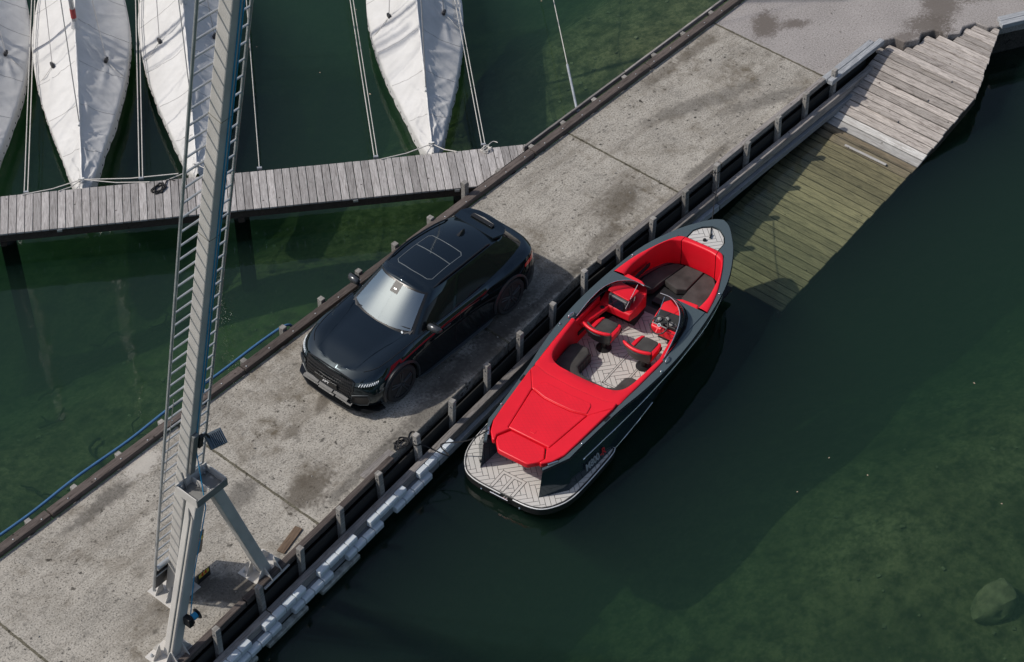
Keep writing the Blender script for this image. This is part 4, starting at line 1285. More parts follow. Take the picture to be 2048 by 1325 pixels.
# sunpad
def padz(u, v=0):
    return lin(u, [(.3, .905), (.8, .93), (1.3, .955), (2.3, .99)])
def pad(name, poly, mat, dz=0.0, t=0.10, bev=0.022):
    return MB().prism(poly, lambda u, v: padz(u) + dz - t, lambda u, v: padz(u) + dz + 0.02).build(name, mat, boat, bevel=bev, seg=3, smooth=35)
pad('sunpad_panel', [(1.875, .60), (1.80, .3), (1.79, 0), (1.80, -.3), (1.875, -.60), (.865, -.445), (.865, .445)], M_['red_quilt'])
for s_ in (1, -1):
    pad('sunpad_side', [(a, b * s_) for a, b in [(2.30, .915), (1.90, .615), (.865, .455), (.865, .395), (.615, .53), (.48, .485), (.47, .53), (.62, .67), (.86, .775), (1.24, .82), (2.0, .89)]], M_['red'])
pad('sunpad_band', [(2.44, .90), (2.365, .6), (2.335, 0), (2.365, -.6), (2.44, -.90), (2.30, -.915), (1.90, -.62), (1.815, -.3), (1.805, 0), (1.815, .3), (1.90, .62), (2.30, .915)], M_['red'], dz=-0.004)
pad('sunpad_headrest', [(2.16, .50), (2.14, 0), (2.16, -.50), (2.10, -.55), (1.90, -.585), (1.825, -.3), (1.815, 0), (1.825, .3), (1.90, .585), (2.10, .55)], M_['red_quilt'], dz=0.012, bev=0.015)
pad('sunpad_flap', [(.845, .375), (.60, .51), (.50, .47), (.355, .33), (.34, .28), (.34, -.28), (.355, -.33), (.50, -.47), (.60, -.51), (.845, -.375)], M_['red_quilt'], dz=-0.025)
MB().prism([(.98, .05), (1.07, .05), (1.07, -.05), (.98, -.05)], padz(1.02) + .015, padz(1.02) + .024).build('stitched_badge', M_['red'], boat, bevel=0.004)
# fittings
for s_ in (1, -1):
    for (u, dv) in ((6.02, .07), (3.62, .07), (1.28, .035)):
        vv = interp(u, [(a, b) for a, b in A[2:]]) - dv * 0.6
        MB().lathe([(.024, 0), (.026, .012), (.018, .028), (.006, .034)], 10).build('cleat', M_['chrome'], boat, smooth=40, loc=(u, s_ * vv, ws(u) + .012))
    MB().tube(spline([(3.84, s_ * 1.085, ws(3.8) + .0), (3.86, s_ * 1.085, ws(3.8) + .055), (3.93, s_ * 1.075, ws(3.8) + .075), (4.0, s_ * 1.06, ws(3.8) + .055), (4.01, s_ * 1.055, ws(3.8))], 4), .014, 7).build('lifting_eye', M_['chrome'], boat, smooth=60)
    MB().box((0, 0, 0), (.20, .035, .03)).build('stern_cleat', M_['chrome'], boat, bevel=0.01, seg=2, loc=(.60, s_ * .70, .935), rotz=s_ * 0.55)
    MB().box((0, 0, 0), (.16, .04, .012)).build('vent', M_['black_plastic'], boat, loc=(2.05, s_ * .935, ws(2) + .012), rotz=s_ * .07)
# name on the starboard topsides
for body, du, mt in (('M800', 1.40, simple('name_grey', (0.34, 0.36, 0.37), 0.4)), ('-R', 1.715, simple('name_red', (0.55, 0.01, 0.02), 0.4))):
    me = text_mesh(body, 0.185, 0.18, 0.002, 0.004)
    me.materials.append(mt)
    o = link('lettering', me, hull)
    vv = 1.006
    X = Vector((1, -0.05, 0)).normalized(); Y = Vector((0, .37, 1.0))
    Y = (Y - X * X.dot(Y)).normalized(); Z = X.cross(Y)
    o.matrix_local = Matrix(((X.x, Y.x, Z.x, du), (X.y, Y.y, Z.y, -1.046 - (du - 1.4) * .06), (X.z, Y.z, Z.z, .43), (0, 0, 0, 1)))
# mooring lines
def rope(name, pts, r, mat, label, cat='rope', k=6):
    o = MB().tube(spline(pts, k), r, 6).build(name, mat, smooth=60)
    return tag(o, label, cat)
Bm = Matrix.Translation((-2.12, -3.47, WATER)) @ Matrix.Rotation(R(6.6), 4, 'Z')
q = Bm @ Vector((7.33, -.02, 1.07))
px_ = 6.99
rope('mooring_line', [q, q.lerp(Vector((px_, yp(px_) - .03, .12)), .5) - Vector((0, 0, .03)), (px_, yp(px_) - .07, .13), (px_ + .07, yp(px_), .14), (px_, yp(px_) + .07, .15), (px_ - .07, yp(px_), .13), (px_, yp(px_) - .07, .11),
                      (px_ - .08, yp(px_) + .02, .10), (px_ - .16, yp(px_) + .11, .04), (px_ - .22, yp(px_) + .16, .02), (px_ - .15, yp(px_) + .20, .02), (px_ - .10, yp(px_) + .14, .03), (px_ - .28, yp(px_) + .24, .02)], 0.011, M_['rope_black'],
     'taut black bow line from the speedboat up to a grey post', 'mooring line')
q = Bm @ Vector((.60, .70, .96))
px_ = -2.62
rope('mooring_line', [q, q + Vector((-.3, .25, -.22)), q + Vector((-.62, .62, -.32)), (-2.3, -2.35, -.22), (px_ + .05, yp(px_) - .10, .02), (px_ - .01, yp(px_) - .075, .05), (px_ - .075, yp(px_), .05), (px_, yp(px_) + .075, .06), (px_ + .075, yp(px_), .06), (px_, yp(px_) - .075, .04)], 0.012, M_['rope_black'],
     'black stern line sagging from the speedboat to a grey post', 'mooring line')
def coil(x, y, r, n, mat, label, seed, z=0.0, rr=0.011):
    g = random.Random(seed)
    P = []
    for i in range(n):
        a = i * 1.15 + g.uniform(-.5, .5)
        q = r * g.uniform(.35, 1.0)
        P.append((x + q * math.cos(a) * 1.1, y + q * math.sin(a) * .8, z + .012 + .05 * g.random() * min(1, i / 5)))
    P.append((x + r * 1.9, y + r * .5, z + .012)); P.append((x + r * 2.3, y - r * .2, z + .012))
    return rope('rope_coil', P, rr, mat, label, 'rope coil', 5)
coil(-2.80, -1.66, .17, 22, M_['rope_black'], 'tangled black rope heap on the concrete beside a fender post', 3, 0.0, .013)
coil(-0.84, 6.98, .17, 22, M_['rope_black'], 'tangled black rope heap lying on the plank jetty', 5, -.02, .013)
coil(4.50, 2.72, .15, 20, M_['rope_white'], 'coiled pale rope on the jetty near its pier end', 8, -.02, .011)
# ================================================================ the black car
M_['paint'] = carpaint('black_car_paint', (0.003, 0.005, 0.0065), 0.05, 0.95)
M_['car_glass'] = NT('tinted_glass').set(Base_Color=(0.010, 0.013, 0.015, 1), Roughness=0.02, IOR=1.45).m
_m = NT('windscreen_glass')
_m.t.nodes.remove(_m.b)
_t = _m.n('ShaderNodeBsdfTransparent'); _t.inputs[0].default_value = (0.62, 0.72, 0.74, 1)
_g = _m.n('ShaderNodeBsdfGlossy'); _g.inputs['Roughness'].default_value = 0.02; _g.inputs['Color'].default_value = (0.80, 0.95, 1.0, 1)
_f = _m.n('ShaderNodeFresnel'); _f.inputs[0].default_value = 3.8       # index raised past real glass to brighten the reflected sky
_x = _m.n('ShaderNodeMixShader')
_m.l(_f.outputs[0], _x.inputs[0]); _m.l(_t.outputs[0], _x.inputs[1]); _m.l(_g.outputs[0], _x.inputs[2])
_m.l(_x.outputs[0], _m.out.inputs['Surface'])
M_['wind_glass'] = _m.m
M_['trim'] = simple('gloss_black_trim', (0.008, 0.009, 0.010), 0.25)
M_['grey_trim'] = simple('dark_grey_trim', (0.05, 0.058, 0.063), 0.3, 0.4)
M_['seam_grey'] = simple('grey_seal', (0.16, 0.18, 0.19), 0.4)
M_['dish'] = simple('rim_dish', (0.006, 0.006, 0.007), 0.5)
M_['arch'] = simple('satin_arch', (0.03, 0.034, 0.037), 0.32)
M_['trim_line'] = simple('window_line', (0.10, 0.11, 0.12), 0.3, 0.5)
M_['blade'] = simple('satin_black_blade', (0.028, 0.031, 0.033), 0.3)
M_['tyre'] = simple('tyre_rubber', (0.022, 0.022, 0.022), 0.8)
M_['rim'] = simple('black_alloy', (0.085, 0.09, 0.095), 0.3, 0.5)
M_['tail'] = simple('red_tail_lamp', (0.80, 0.02, 0.015), 0.12, coat=1.0)
M_['led'] = simple('pale_lamp', (0.6, 0.65, 0.68), 0.2)
M_['lamp'] = NT('headlamp_glass').set(Base_Color=(0.035, 0.05, 0.06, 1), Roughness=0.08, Coat_Weight=1.0).m
car = thing('car', 'glossy black coupe style sport utility car parked on the concrete pier', 'car', (-0.44, 0.10, 0.0), PI)
KK = 4
def zt(x):
    return lin(x, [(-2.53, 1.03), (-2.1, 1.09), (-1.5, 1.10), (0, 1.075), (0.9, 1.07), (1.5, 1.03), (1.95, .975), (2.26, .905)])
LV = [
 (0.22, [(2.36, 0), (2.33, .5), (2.2, .80), (1.95, .93), (1.5, .955), (0.8, .985), (0, .985), (-0.8, .985), (-1.575, .97), (-2.11, .93), (-2.36, .82), (-2.49, .5), (-2.51, 0)]),
 (0.31, [(2.42, 0), (2.39, .5), (2.24, .83), (1.98, .96), (1.5, .98), (0.8, .988), (0, .988), (-0.8, .988), (-1.575, .985), (-2.11, .96), (-2.39, .84), (-2.53, .5), (-2.56, 0)]),
 (0.50, [(2.46, 0), (2.43, .5), (2.27, .85), (2, .975), (1.5, .995), (0.8, .955), (0, .945), (-0.8, .955), (-1.575, .998), (-2.11, .975), (-2.41, .86), (-2.56, .5), (-2.59, 0)]),
 (0.70, [(2.44, 0), (2.4, .5), (2.22, .85), (1.95, .965), (1.5, .992), (0.8, .970), (0, .968), (-0.8, .975), (-1.575, 1.0), (-2.11, .965), (-2.41, .84), (-2.57, .5), (-2.6, 0)]),
 (0.86, [(2.37, 0), (2.33, .5), (2.12, .82), (1.85, .93), (1.5, .965), (0.8, .962), (0, .960), (-0.8, .968), (-1.575, .982), (-2.11, .945), (-2.4, .81), (-2.56, .5), (-2.59, 0)]),
 (0.99, [(2.33, 0), (2.28, .49), (2.05, .80), (1.78, .90), (1.5, .935), (0.8, .948), (0, .948), (-0.8, .955), (-1.575, .965), (-2.11, .925), (-2.38, .79), (-2.54, .47), (-2.57, 0)]),
 (None, [(2.27, 0), (2.22, .48), (1.98, .77), (1.7, .85), (1.4, .875), (0.8, .895), (0, .90), (-0.8, .905), (-1.575, .90), (-2.06, .86), (-2.33, .74), (-2.49, .45), (-2.53, 0)])]
ROWS = []
for z, P in LV:
    row = [Vector((p.x, max(p.y, 0), 0)) for p in spline([(a, b, 0) for a, b in P], KK)]
    for p in row:
        p.z = zt(p.x) if z is None else z
        if z == 0.99:
            p.z = zt(p.x) - (0.035 if p.x > 1.5 else lin(p.x, [(-2.5, .035), (-2, .06), (1.2, .075), (1.5, .035)]))
        if z == 0.86:
            p.z = min(0.86, zt(p.x) - 0.06) if p.x > 1.5 else lin(p.x, [(-2.5, .90), (1.2, .90), (1.5, .87)])
    ROWS.append(row)
def lid(f, c):
    return [Vector((p.x + (0.0 if p.x < 2 else (1 - f) * 0.0), p.y * f, p.z + c * min(1.0, max(0.0, (2.35 - p.x) * 2.0)) * min(1, max(0, (p.x + 2.5) * 2)))) for p in ROWS[-1]]
mb = MB().loft(ROWS + [lid(.93, .014), lid(.76, .038), lid(.68, .018), lid(.45, .034), lid(.2, .044), lid(0, .046)], closed=False)
mb.f = [f for f in mb.f]
mb.mirror_y()
n_ = len(ROWS[0])
body_me = mb.mesh('body', M_['paint'], 32, fix=True)
body = link('body', body_me, car)
cut = MB()
for x in (1.5, -1.57):
    for s_ in (1, -1):
        cut.lathe([(.445, .52), (.445, 1.3)], 40, Matrix.Translation((x, 0, .40)) @ Matrix.Rotation(-s_ * PI / 2, 4, 'X'))
cutter = cut.build('wheel_well_cutter', M_['trim'], None)
bo = body.modifiers.new('wells', 'BOOLEAN'); bo.operation = 'DIFFERENCE'; bo.object = cutter; bo.solver = 'EXACT'
# close the underside before cutting
import bmesh
bm = bmesh.new(); bm.from_mesh(body_me)
be = [e for e in bm.edges if e.is_boundary]
bmesh.ops.holes_fill(bm, edges=be, sides=0)
bmesh.ops.recalc_face_normals(bm, faces=bm.faces)
bm.to_mesh(body_me); bm.free()
cutter.parent = car
bpy.context.view_layer.update()
dg = bpy.context.evaluated_depsgraph_get()
me2 = bpy.data.meshes.new_from_object(body.evaluated_get(dg))
body.modifiers.clear()
body.data = me2
bpy.data.objects.remove(cutter)
me2.polygons.foreach_set('use_smooth', [True] * len(me2.polygons))
me2.set_sharp_from_angle(angle=R(32))

def row_at(row, s):
    f = min(max(s * KK, 0.0), len(row) - 1.0001)
    i = int(f); t = f - i
    return row[i].lerp(row[i + 1], t)
def H(s, z):
    """point on the lower body at outline parameter s and height z"""
    pts = [row_at(r, s) for r in ROWS]
    for a, b in zip(pts, pts[1:]):
        if z <= b.z:
            return a.lerp(b, max(0.0, (z - a.z) / (b.z - a.z)))
    return pts[-1].copy()
def patch(F, s0, s1, t0, t1, ns, nt, off, mirror=False, t0b=None, t1b=None):
    """grid patch lying `off` proud of surface F; t limits may taper towards s1"""
    t0b = t0 if t0b is None else t0b
    t1b = t1 if t1b is None else t1b
    V = []
    for i in range(ns + 1):
        a = i / ns
        s = s0 + (s1 - s0) * a
        row = []
        for j in range(nt + 1):
            b = j / nt
            lo = t0 + (t0b - t0) * a; hi = t1 + (t1b - t1) * a
            t = lo + (hi - lo) * b
            e = 0.01
            p = F(s, t)
            du = F(s + e, t) - F(s - e, t); dv = F(s, t + e) - F(s, t - e)
            n = du.cross(dv)
            if n.length < 1e-9:
                n = Vector((0, 0, 1))
            n.normalize()
            c = p - Vector((-0.3, 0, .6))
            if n.dot(c) < 0:
                n = -n
            row.append(p + n * off)
        V.append(row)
    mb = MB().loft(V, closed=False)
    if mirror:
        mb.mirror_y()
    return mb
# ---- greenhouse
GB = [(1.17, 0), (1.12, .4), (.95, .775), (.75, .855), (0, .875), (-1.0, .86), (-1.7, .80), (-2.26, .66), (-2.40, .4), (-2.43, 0)]
GT = [(.42, 0, 1.622), (.385, .33, 1.612), (.27, .565, 1.578), (.10, .615, 1.60), (-.4, .64, 1.632), (-1.0, .615, 1.610), (-1.45, .57, 1.555), (-1.84, .50, 1.478), (-1.92, .3, 1.500), (-1.94, 0, 1.512)]
gb = [Vector((p.x, max(p.y, 0), zt(p.x) - .012)) for p in spline([(a, b, 0) for a, b in GB], KK)]
def ze(x):
    return interp(x, [(-1.84, 1.478), (-1.45, 1.555), (-1.0, 1.610), (-.4, 1.632), (.10, 1.60), (.27, 1.578)])
gt = [Vector((p.x, max(p.y, 0), p.z)) for p in spline(GT, KK)]
def ye(x):
    return interp(x, [(-1.94, .42), (-1.84, .50), (-1.45, .57), (-1.0, .615), (-.4, .64), (.10, .615), (.27, .565), (.42, .35)])
def rz_(x, y):
    return ze(x) + 0.07 * max(0.0, 1 - (y / max(ye(x), .1)) ** 2) * min(1.0, ye(x) / .6)
def G(s, t):
    a, b = row_at(gb, s), row_at(gt, s)
    p = a.lerp(b, t)
    bl = 0.012 * 4 * t * (1 - t)
    d = Vector((p.x + 0.4, p.y, 0))
    if s < 2.2 or s > 6.9:
        d = Vector((1.0 if s < 5 else -1.0, 0, .4))
    d.normalize()
    return p + d * bl
grows = [[G(i / KK, t) for i in range(len(gb))] for t in (0, .13, .4, .6, .8, .94)] + [gt]
roof = [[Vector((p.x, p.y * f, p.z + .07 * (1 - f * f) * min(1.0, p.y / .6))) for p in gt] for f in (.85, .6, .3, 0)]
mb = MB().loft(grows + roof, closed=False)
_nq = len(gt) - 1
mb.f = [f for k, f in enumerate(mb.f) if not (1 <= k // _nq <= 4 and k % _nq < 7)]      # the windscreen opening
mb.mirror_y()
gh = mb.build('cabin', M_['paint'], car, smooth=35, fix=True)
sr = patch(G, 0, 2.02, .015, .135, 12, 2, .004, True)
for q in (patch(G, 0, 2.02, .935, .985, 12, 1, .004, True), patch(G, 1.74, 2.02, .13, .94, 2, 8, .004, True)):
    sr.add(q.v, q.f)
sr.build('windscreen_surround', M_['trim'], car, smooth=60)
# cabin seen through the windscreen: dashboard, wheel, seat backs
M_['cabin'] = simple('cabin_trim', (0.055, 0.056, 0.058), 0.7)
M_['seat_grey'] = simple('cabin_leather', (0.10, 0.10, 0.10), 0.6)
MB().loft([[Vector((x, y, z + .03 * math.cos(y * 2))) for y in (-.72, -.45, 0, .45, .72)] for x, z in ((1.05, 1.06), (.85, 1.145), (.62, 1.165), (.52, 1.13), (.50, 1.0))], closed=False).build('dashboard', M_['cabin'], car, smooth=40)
MB().tube([(.40 + .05 * math.cos(2 * PI * i / 20), .38 + .18 * math.sin(2 * PI * i / 20), 1.17 + .15 * math.cos(2 * PI * i / 20)) for i in range(20)], .016, 6, closed=True).build('cabin_steering_wheel', M_['trim'], car, smooth=60)
for y in (-.38, .38):
    MB().prism([(-.30, y - .23), (-.14, y - .25), (-.14, y + .25), (-.30, y + .23)], 1.08, 1.34).build('cabin_seat', M_['seat_grey'], car, bevel=.05, seg=3, smooth=40)
    MB().prism([(-.29, y - .12), (-.19, y - .13), (-.19, y + .13), (-.29, y + .12)], 1.36, 1.52).build('cabin_headrest', M_['seat_grey'], car, bevel=.035, seg=3, smooth=40)
MB().box((.30, 0, 1.14), (.5, .22, .06)).build('centre_console', M_['cabin'], car, bevel=.02, seg=2)
patch(G, 0, 1.78, .125, .945, 12, 8, .007, True).build('windscreen', M_['wind_glass'], car, smooth=60, fix=True)
def swin(nm, s0, s1, t0, t1, t0b=None, t1b=None, off=.004):
    mb = patch(G, s0, s1, t0, t1, 8, 5, off, False, t0b, t1b)
    for s_ in (1, -1):
        m2 = MB(); m2.v = [(x, y * s_, z) for x, y, z in mb.v]; m2.f = [f if s_ > 0 else tuple(reversed(f)) for f in mb.f]
        m2.build(nm, M_['car_glass'], car, smooth=60)
swin('side_window', 2.40, 4.02, .05, .62, .05, .90)
swin('side_window', 4.12, 5.48, .05, .90, .06, .86)
swin('quarter_window', 5.54, 6.45, .06, .85, .07, .20)
patch(G, 7.15, 9.0, .10, .88, 10, 6, .004, True).build('rear_window', M_['car_glass'], car, smooth=60, fix=True)
for s_ in (1, -1):
    MB().tube([(lambda p: (p.x, (p.y + .008) * s_, p.z + .004))(G(2.35 + i * .2, .015)) for i in range(22)], .008, 5).build('window_trim', M_['trim_line'], car, smooth=60)
    rl = [(x, s_ * (ye(x) - .035), rz_(x, ye(x) - .035) + (.03 if -1.4 < x < .05 else .0)) for x in [.14 - i * .085 for i in range(20)]]
    MB().tube(rl, .016, 7).build('roof_rail', M_['trim'], car, smooth=60)
# roof glass outline, antenna, spoiler
def roof_line(pts, nm='roof_glass_seam', r=.0065):
    P = []
    for (x0, y0), (x1, y1) in zip(pts, pts[1:]):
        for k in range(8):
            t = k / 8
            x, y = x0 + (x1 - x0) * t, y0 + (y1 - y0) * t
            P.append((x, y, rz_(x, y) + .001))
    x, y = pts[-1]
    P.append((x, y, rz_(x, y) + .001))
    return MB().tube(P, r, 5).build(nm, M_['seam_grey'], car, smooth=60)
roof_line([(.02, -.43), (.08, -.36), (.10, 0), (.08, .36), (.02, .43), (-.80, .42), (-.86, .36), (-.86, -.36), (-.80, -.42), (.02, -.43)])
roof_line([(-.48, -.42), (-.48, .42)])
MB().loft([[(-1.16, 0, rz_(-1.16, 0)), (-1.17, .03, rz_(-1.17, 0)), (-1.27, .035, rz_(-1.27, 0)), (-1.36, .02, rz_(-1.36, 0)), (-1.36, -.02, rz_(-1.36, 0)), (-1.27, -.035, rz_(-1.27, 0)), (-1.17, -.03, rz_(-1.17, 0))],
           [(-1.30, 0, rz_(-1.3, 0) + .075), (-1.30, .008, rz_(-1.3, 0) + .075), (-1.33, .008, rz_(-1.3, 0) + .075), (-1.36, .006, rz_(-1.3, 0) + .07), (-1.36, -.006, rz_(-1.3, 0) + .07), (-1.33, -.008, rz_(-1.3, 0) + .075), (-1.30, -.008, rz_(-1.3, 0) + .075)]], True, False, True).build('antenna', M_['trim'], car)
sp = [(-1.62, .50), (-1.86, .545), (-2.02, .46), (-2.09, .25), (-2.10, 0)]
MB().prism(sym(sp), lambda x, y: lin(x, [(-2.1, 1.495), (-1.62, 1.56)]) - .012, lambda x, y: lin(x, [(-2.1, 1.535), (-1.86, 1.555), (-1.62, 1.588)]) + .03 * (1 - abs(y) / .6)).build('roof_spoiler', M_['paint'], car, bevel=.008, seg=2)
MB().prism([(-1.84, .27), (-1.92, .27), (-1.94, 0), (-1.92, -.27), (-1.84, -.27)], 1.575, lambda x, y: 1.588 + .02 * (1 - abs(y) / .4)).build('spoiler_slot', M_['black_plastic'], car)
# sensor housing behind the windscreen top, with a small pale triangle
o = patch(G, 0, .32, .74, .97, 4, 4, .010, True).build('sensor_housing', M_['black_plastic'], car, fix=True)
p = G(0, .84)
MB().prism([(0, 0), (.055, -.03), (.055, .03)], 0, .002).build('sensor_window', M_['led'], car, loc=(p.x - .02, 0, p.z + .022)).rotation_euler = (0, R(34), 0)
for y0, y1 in ((-.55, .02), (.10, .66)):
    A0, A1 = G(0.0, .02), None
    q0 = Vector((1.06 - .1 * abs(y0), y0, 1.115)); q1 = Vector((.98 - .18 * abs(y1) ** 2, y1, 1.165))
    MB().tube([q0, q0.lerp(q1, .5) + Vector((0, 0, .012)), q1], .010, 5).build('wiper', M_['black_plastic'], car, smooth=60)
p = G(1.45, .06)
MB().box((0, 0, 0), (.03, .085, .004)).build('windscreen_tag', M_['led'], car, loc=(p.x, p.y - .02, p.z + .018)).rotation_euler = (0, R(35), R(-24))
# ---- front end
def fp(nm, s0, s1, z0, z1, mat, off, mir=True, z0b=None, z1b=None, ns=8, nt=4):
    return patch(H, s0, s1, z0, z1, ns, nt, off, mir, z0b, z1b).build(nm, mat, car, smooth=60, fix=True)
fp('grille', 0, 1.16, .47, .845, M_['black_plastic'], .006, True, .50, .80)
mb = MB()
for j in range(6):
    for i in range(-11, 12):
        s = abs(i + (.5 if j % 2 else 0)) * .098
        if s > 1.08:
            continue
        z = .50 + j * .062
        p = H(s, z)
        y = p.y * (1 if i >= 0 else -1)
        mb.beam((p.x + .010, y - .028, z - .016), (p.x + .010, y, z + .014), .012, .012)
        mb.beam((p.x + .010, y + .028, z - .016), (p.x + .010, y, z + .014), .012, .012)
f = mb.build('grille_mesh', simple('grille_gloss', (0.10, 0.105, 0.11), 0.2, 0.8), car); f['kind'] = 'stuff'
for s_ in (1, -1):
    P = [H(0, .862), H(.5, .86), H(1.0, .845), H(1.24, .80), H(1.24, .62), H(1.05, .47), H(.5, .45), H(0, .45)]
    MB().tube([(p.x + .012, p.y * s_, p.z) for p in P], .015, 6).build('grille_frame', M_['trim'], car, smooth=50)
    fp_ = patch(H, 1.18, 2.75, .725, .795, 10, 3, .006, False, .79, .862)
    m2 = MB(); m2.v = [(x, y * s_, z) for x, y, z in fp_.v]; m2.f = fp_.f
    hl = m2.build('headlight', M_['lamp'], car, smooth=60)
    for k in range(9):
        s = 1.45 + k * .125
        zz = .755 + (s - 1.18) * .042
        p = H(s, zz - .022); q = H(s + .05, zz + .026)
        MB().beam((p.x + .012, (p.y + .010) * s_, p.z), (q.x + .010, (q.y + .012) * s_, q.z), .016, .006).build('light_strip', M_['led'], hl)
    ip = patch(H, 1.16, 2.05, .30, .50, 8, 4, .006, False, .34, .56)
    m2 = MB(); m2.v = [(x, y * s_, z) for x, y, z in ip.v]; m2.f = ip.f
    m2.build('air_intake', M_['black_plastic'], car, smooth=60)
    P = [H(1.10, .36), H(1.22, .53), H(1.6, .575), H(2.0, .585), H(2.14, .46), H(2.0, .33), H(1.5, .285), H(1.2, .285)]
    MB().tube([(p.x + .010, (p.y + .004) * s_, p.z) for p in P], .014, 6, closed=True).build('intake_frame', M_['grey_trim'], car, smooth=50)
# licence plate, lower blades, splitter
def hood_z(x, y):
    e = [p for p in ROWS[-1]]
    ey = interp(x, sorted([(p.x, p.y) for p in e if p.x > .5]))
    f = min(abs(y) / max(ey, .05), 1)
    c = lin(f, [(0, .046), (.2, .044), (.45, .034), (.68, .018), (.76, .038), (.93, .014), (1, 0)])
    return zt(x) + c * min(1.0, max(0.0, (2.35 - x) * 2.0))
for s_ in (1, -1):
    P = []
    for k in range(16):
        t = k / 15
        x = 1.02 + 1.16 * t; y = .66 - .20 * t - .03 * math.sin(PI * t)
        P.append((x, s_ * y, hood_z(x, y) - .001))
    MB().tube(P, .009, 6).build('bonnet_crease', M_['paint'], car, smooth=60)
x0 = H(0, .58).x
pl = MB().box((x0 + .03, 0, .575), (.018, .56, .13)).build('number_plate', M_['trim'], car, bevel=.004)
pl.rotation_euler = (0, 0, 0)
me = text_mesh('ABT', .085, .25, .001, .003); me.materials.append(simple('white_print', (.75, .75, .75), .5))
o = link('lettering', me, pl)
o.matrix_local = Matrix(((0, 0, 1, x0 + .041), (1, 0, 0, 0), (0, 1, 0, .575), (0, 0, 0, 1)))
for z, dx, w_ in ((.43, .045, 1.10), (.335, .05, 1.25)):
    for k in range(3):
        yk = (k - 1) * w_ / 3
        MB().box((0, 0, 0), (.07, w_ / 3 - .02, .022)).build('bumper_blade', M_['blade'], car, bevel=.004, loc=(H(0, z).x + dx - .05 * abs(yk) ** 2 * 2, yk, z)).rotation_euler = (0, R(25), 0)
sl = [(2.52, 0), (2.49, .5), (2.34, .86), (2.12, 1.0), (1.98, 1.02), (1.96, .9), (2.2, .7), (2.3, 0)]
MB().prism(sym(sl), .155, .18).build('front_splitter', M_['trim'], car, bevel=.006)
for s_ in (1, -1):
    sk = [(1.02, .93), (1.02, .985), (.85, 1.03), (-.80, 1.04), (-1.02, 1.0), (-1.02, .93)]
    MB().prism([(a, b * s_) for a, b in sk], .185, lambda x, y: .215 + (.02 if abs(y) < .97 else 0)).build('side_skirt', M_['grey_trim'], car, bevel=.006)
    MB().prism([(a, b * s_) for a, b in [(1.06, .90), (1.06, .962), (-1.06, .966), (-1.06, .90)]], .20, .31).build('sill', M_['trim'], car, bevel=.01)
# door shut lines, handles
for s_ in (1, -1):
    for sa, nm in ((4.62, 0), (6.02, 0), (7.32, 0)):
        if sa > 7:
            continue
        P = [H(sa + (.18 if z > .8 and sa > 6 else 0), z) for z in (.34, .46, .58, .70, .80, .9, 1.0, 1.06)]
        MB().tube([(p.x, (p.y + .001) * s_, p.z) for p in P], .005, 5).build('door_gap', M_['black_rubber'], car)
    for sa in (5.72, 7.02):
        p = H(sa, .93)
        MB().box((0, 0, 0), (.20, .03, .03)).build('door_handle', M_['grey_trim'], car, bevel=.008, seg=2, loc=(p.x, (p.y + .012) * s_, .93))
    # crease along the doors
    P = [H(3.6 + .2 * i, .80 + .004 * i) for i in range(28)]
    # wheel-arch flares
    for x in (1.5, -1.57):
        P, r1 = [], []
        for k in range(21):
            a = R(-12) + (PI + R(24)) * k / 20
            P.append((x + .462 * math.cos(a), s_ * (1.0), .40 + .462 * math.sin(a)))
        rg = []
        for k in range(21):
            a = R(-14) + (PI + R(28)) * k / 20
            ca, sa_ = math.cos(a), math.sin(a)
            rg.append([Vector((x + rr * ca, s_ * yy, .40 + rr * sa_)) for rr, yy in ((.442, .93), (.442, 1.008), (.455, 1.014), (.488, .998), (.497, .93))])
        MB().loft(rg, True, True, True).build('wheel_arch', M_['arch'], car, smooth=40, fix=True)
    # mirrors
    mr = bpy.data.objects.new('wing_mirror', None); COL.objects.link(mr); mr.parent = car; mr.location = (.62, s_ * 1.03, 1.20)
    rg = []
    for t, fx, fz, xo in ((-1, .5, .5, 0), (-.8, .85, .85, 0), (0, 1, 1, 0), (.7, .85, .8, -.02), (1, .35, .4, -.05)):
        rg.append([Vector((xo + .075 * fx * math.cos(a) + .02, s_ * t * .145, .085 * fz * math.sin(a))) for a in [2 * PI * k / 12 for k in range(12)]])
    MB().loft(rg, True, True, True).build('mirror_housing', simple('satin_grey_cap', (.085, .09, .095), .25, .6), mr, smooth=50, fix=True)
    MB().beam((0, -s_ * .24, -.12), (0, -s_ * .05, -.06), .06, .03).build('mirror_arm', M_['trim'], mr)
    o = MB().box((-.055, 0, 0), (.01, .19, .12)).build('mirror_glass', M_['car_glass'], mr)
    # tail lamps
    tp = patch(H, 8.75, 10.7, .86, .94, 10, 3, .007, False, .86, .99)
    m2 = MB(); m2.v = [(x, y * s_, z) for x, y, z in tp.v]; m2.f = tp.f
    m2.build('tail_light', M_['tail'], car, smooth=60)
fp('tail_bar', 10.7, 12.0, .90, .97, M_['tail'], .006)
fp('rear_diffuser', 10.2, 12.0, .28, .50, M_['black_plastic'], .008)
# fender vent lines beside the bonnet
for s_ in (1, -1):
    P = [(ROWS[-1][k].x, s_ * (ROWS[-1][k].y * .97), ROWS[-1][k].z + .012) for k in range(6, 22)]
    MB().tube(P, .004, 5).build('bonnet_gap', M_['black_rubber'], car)
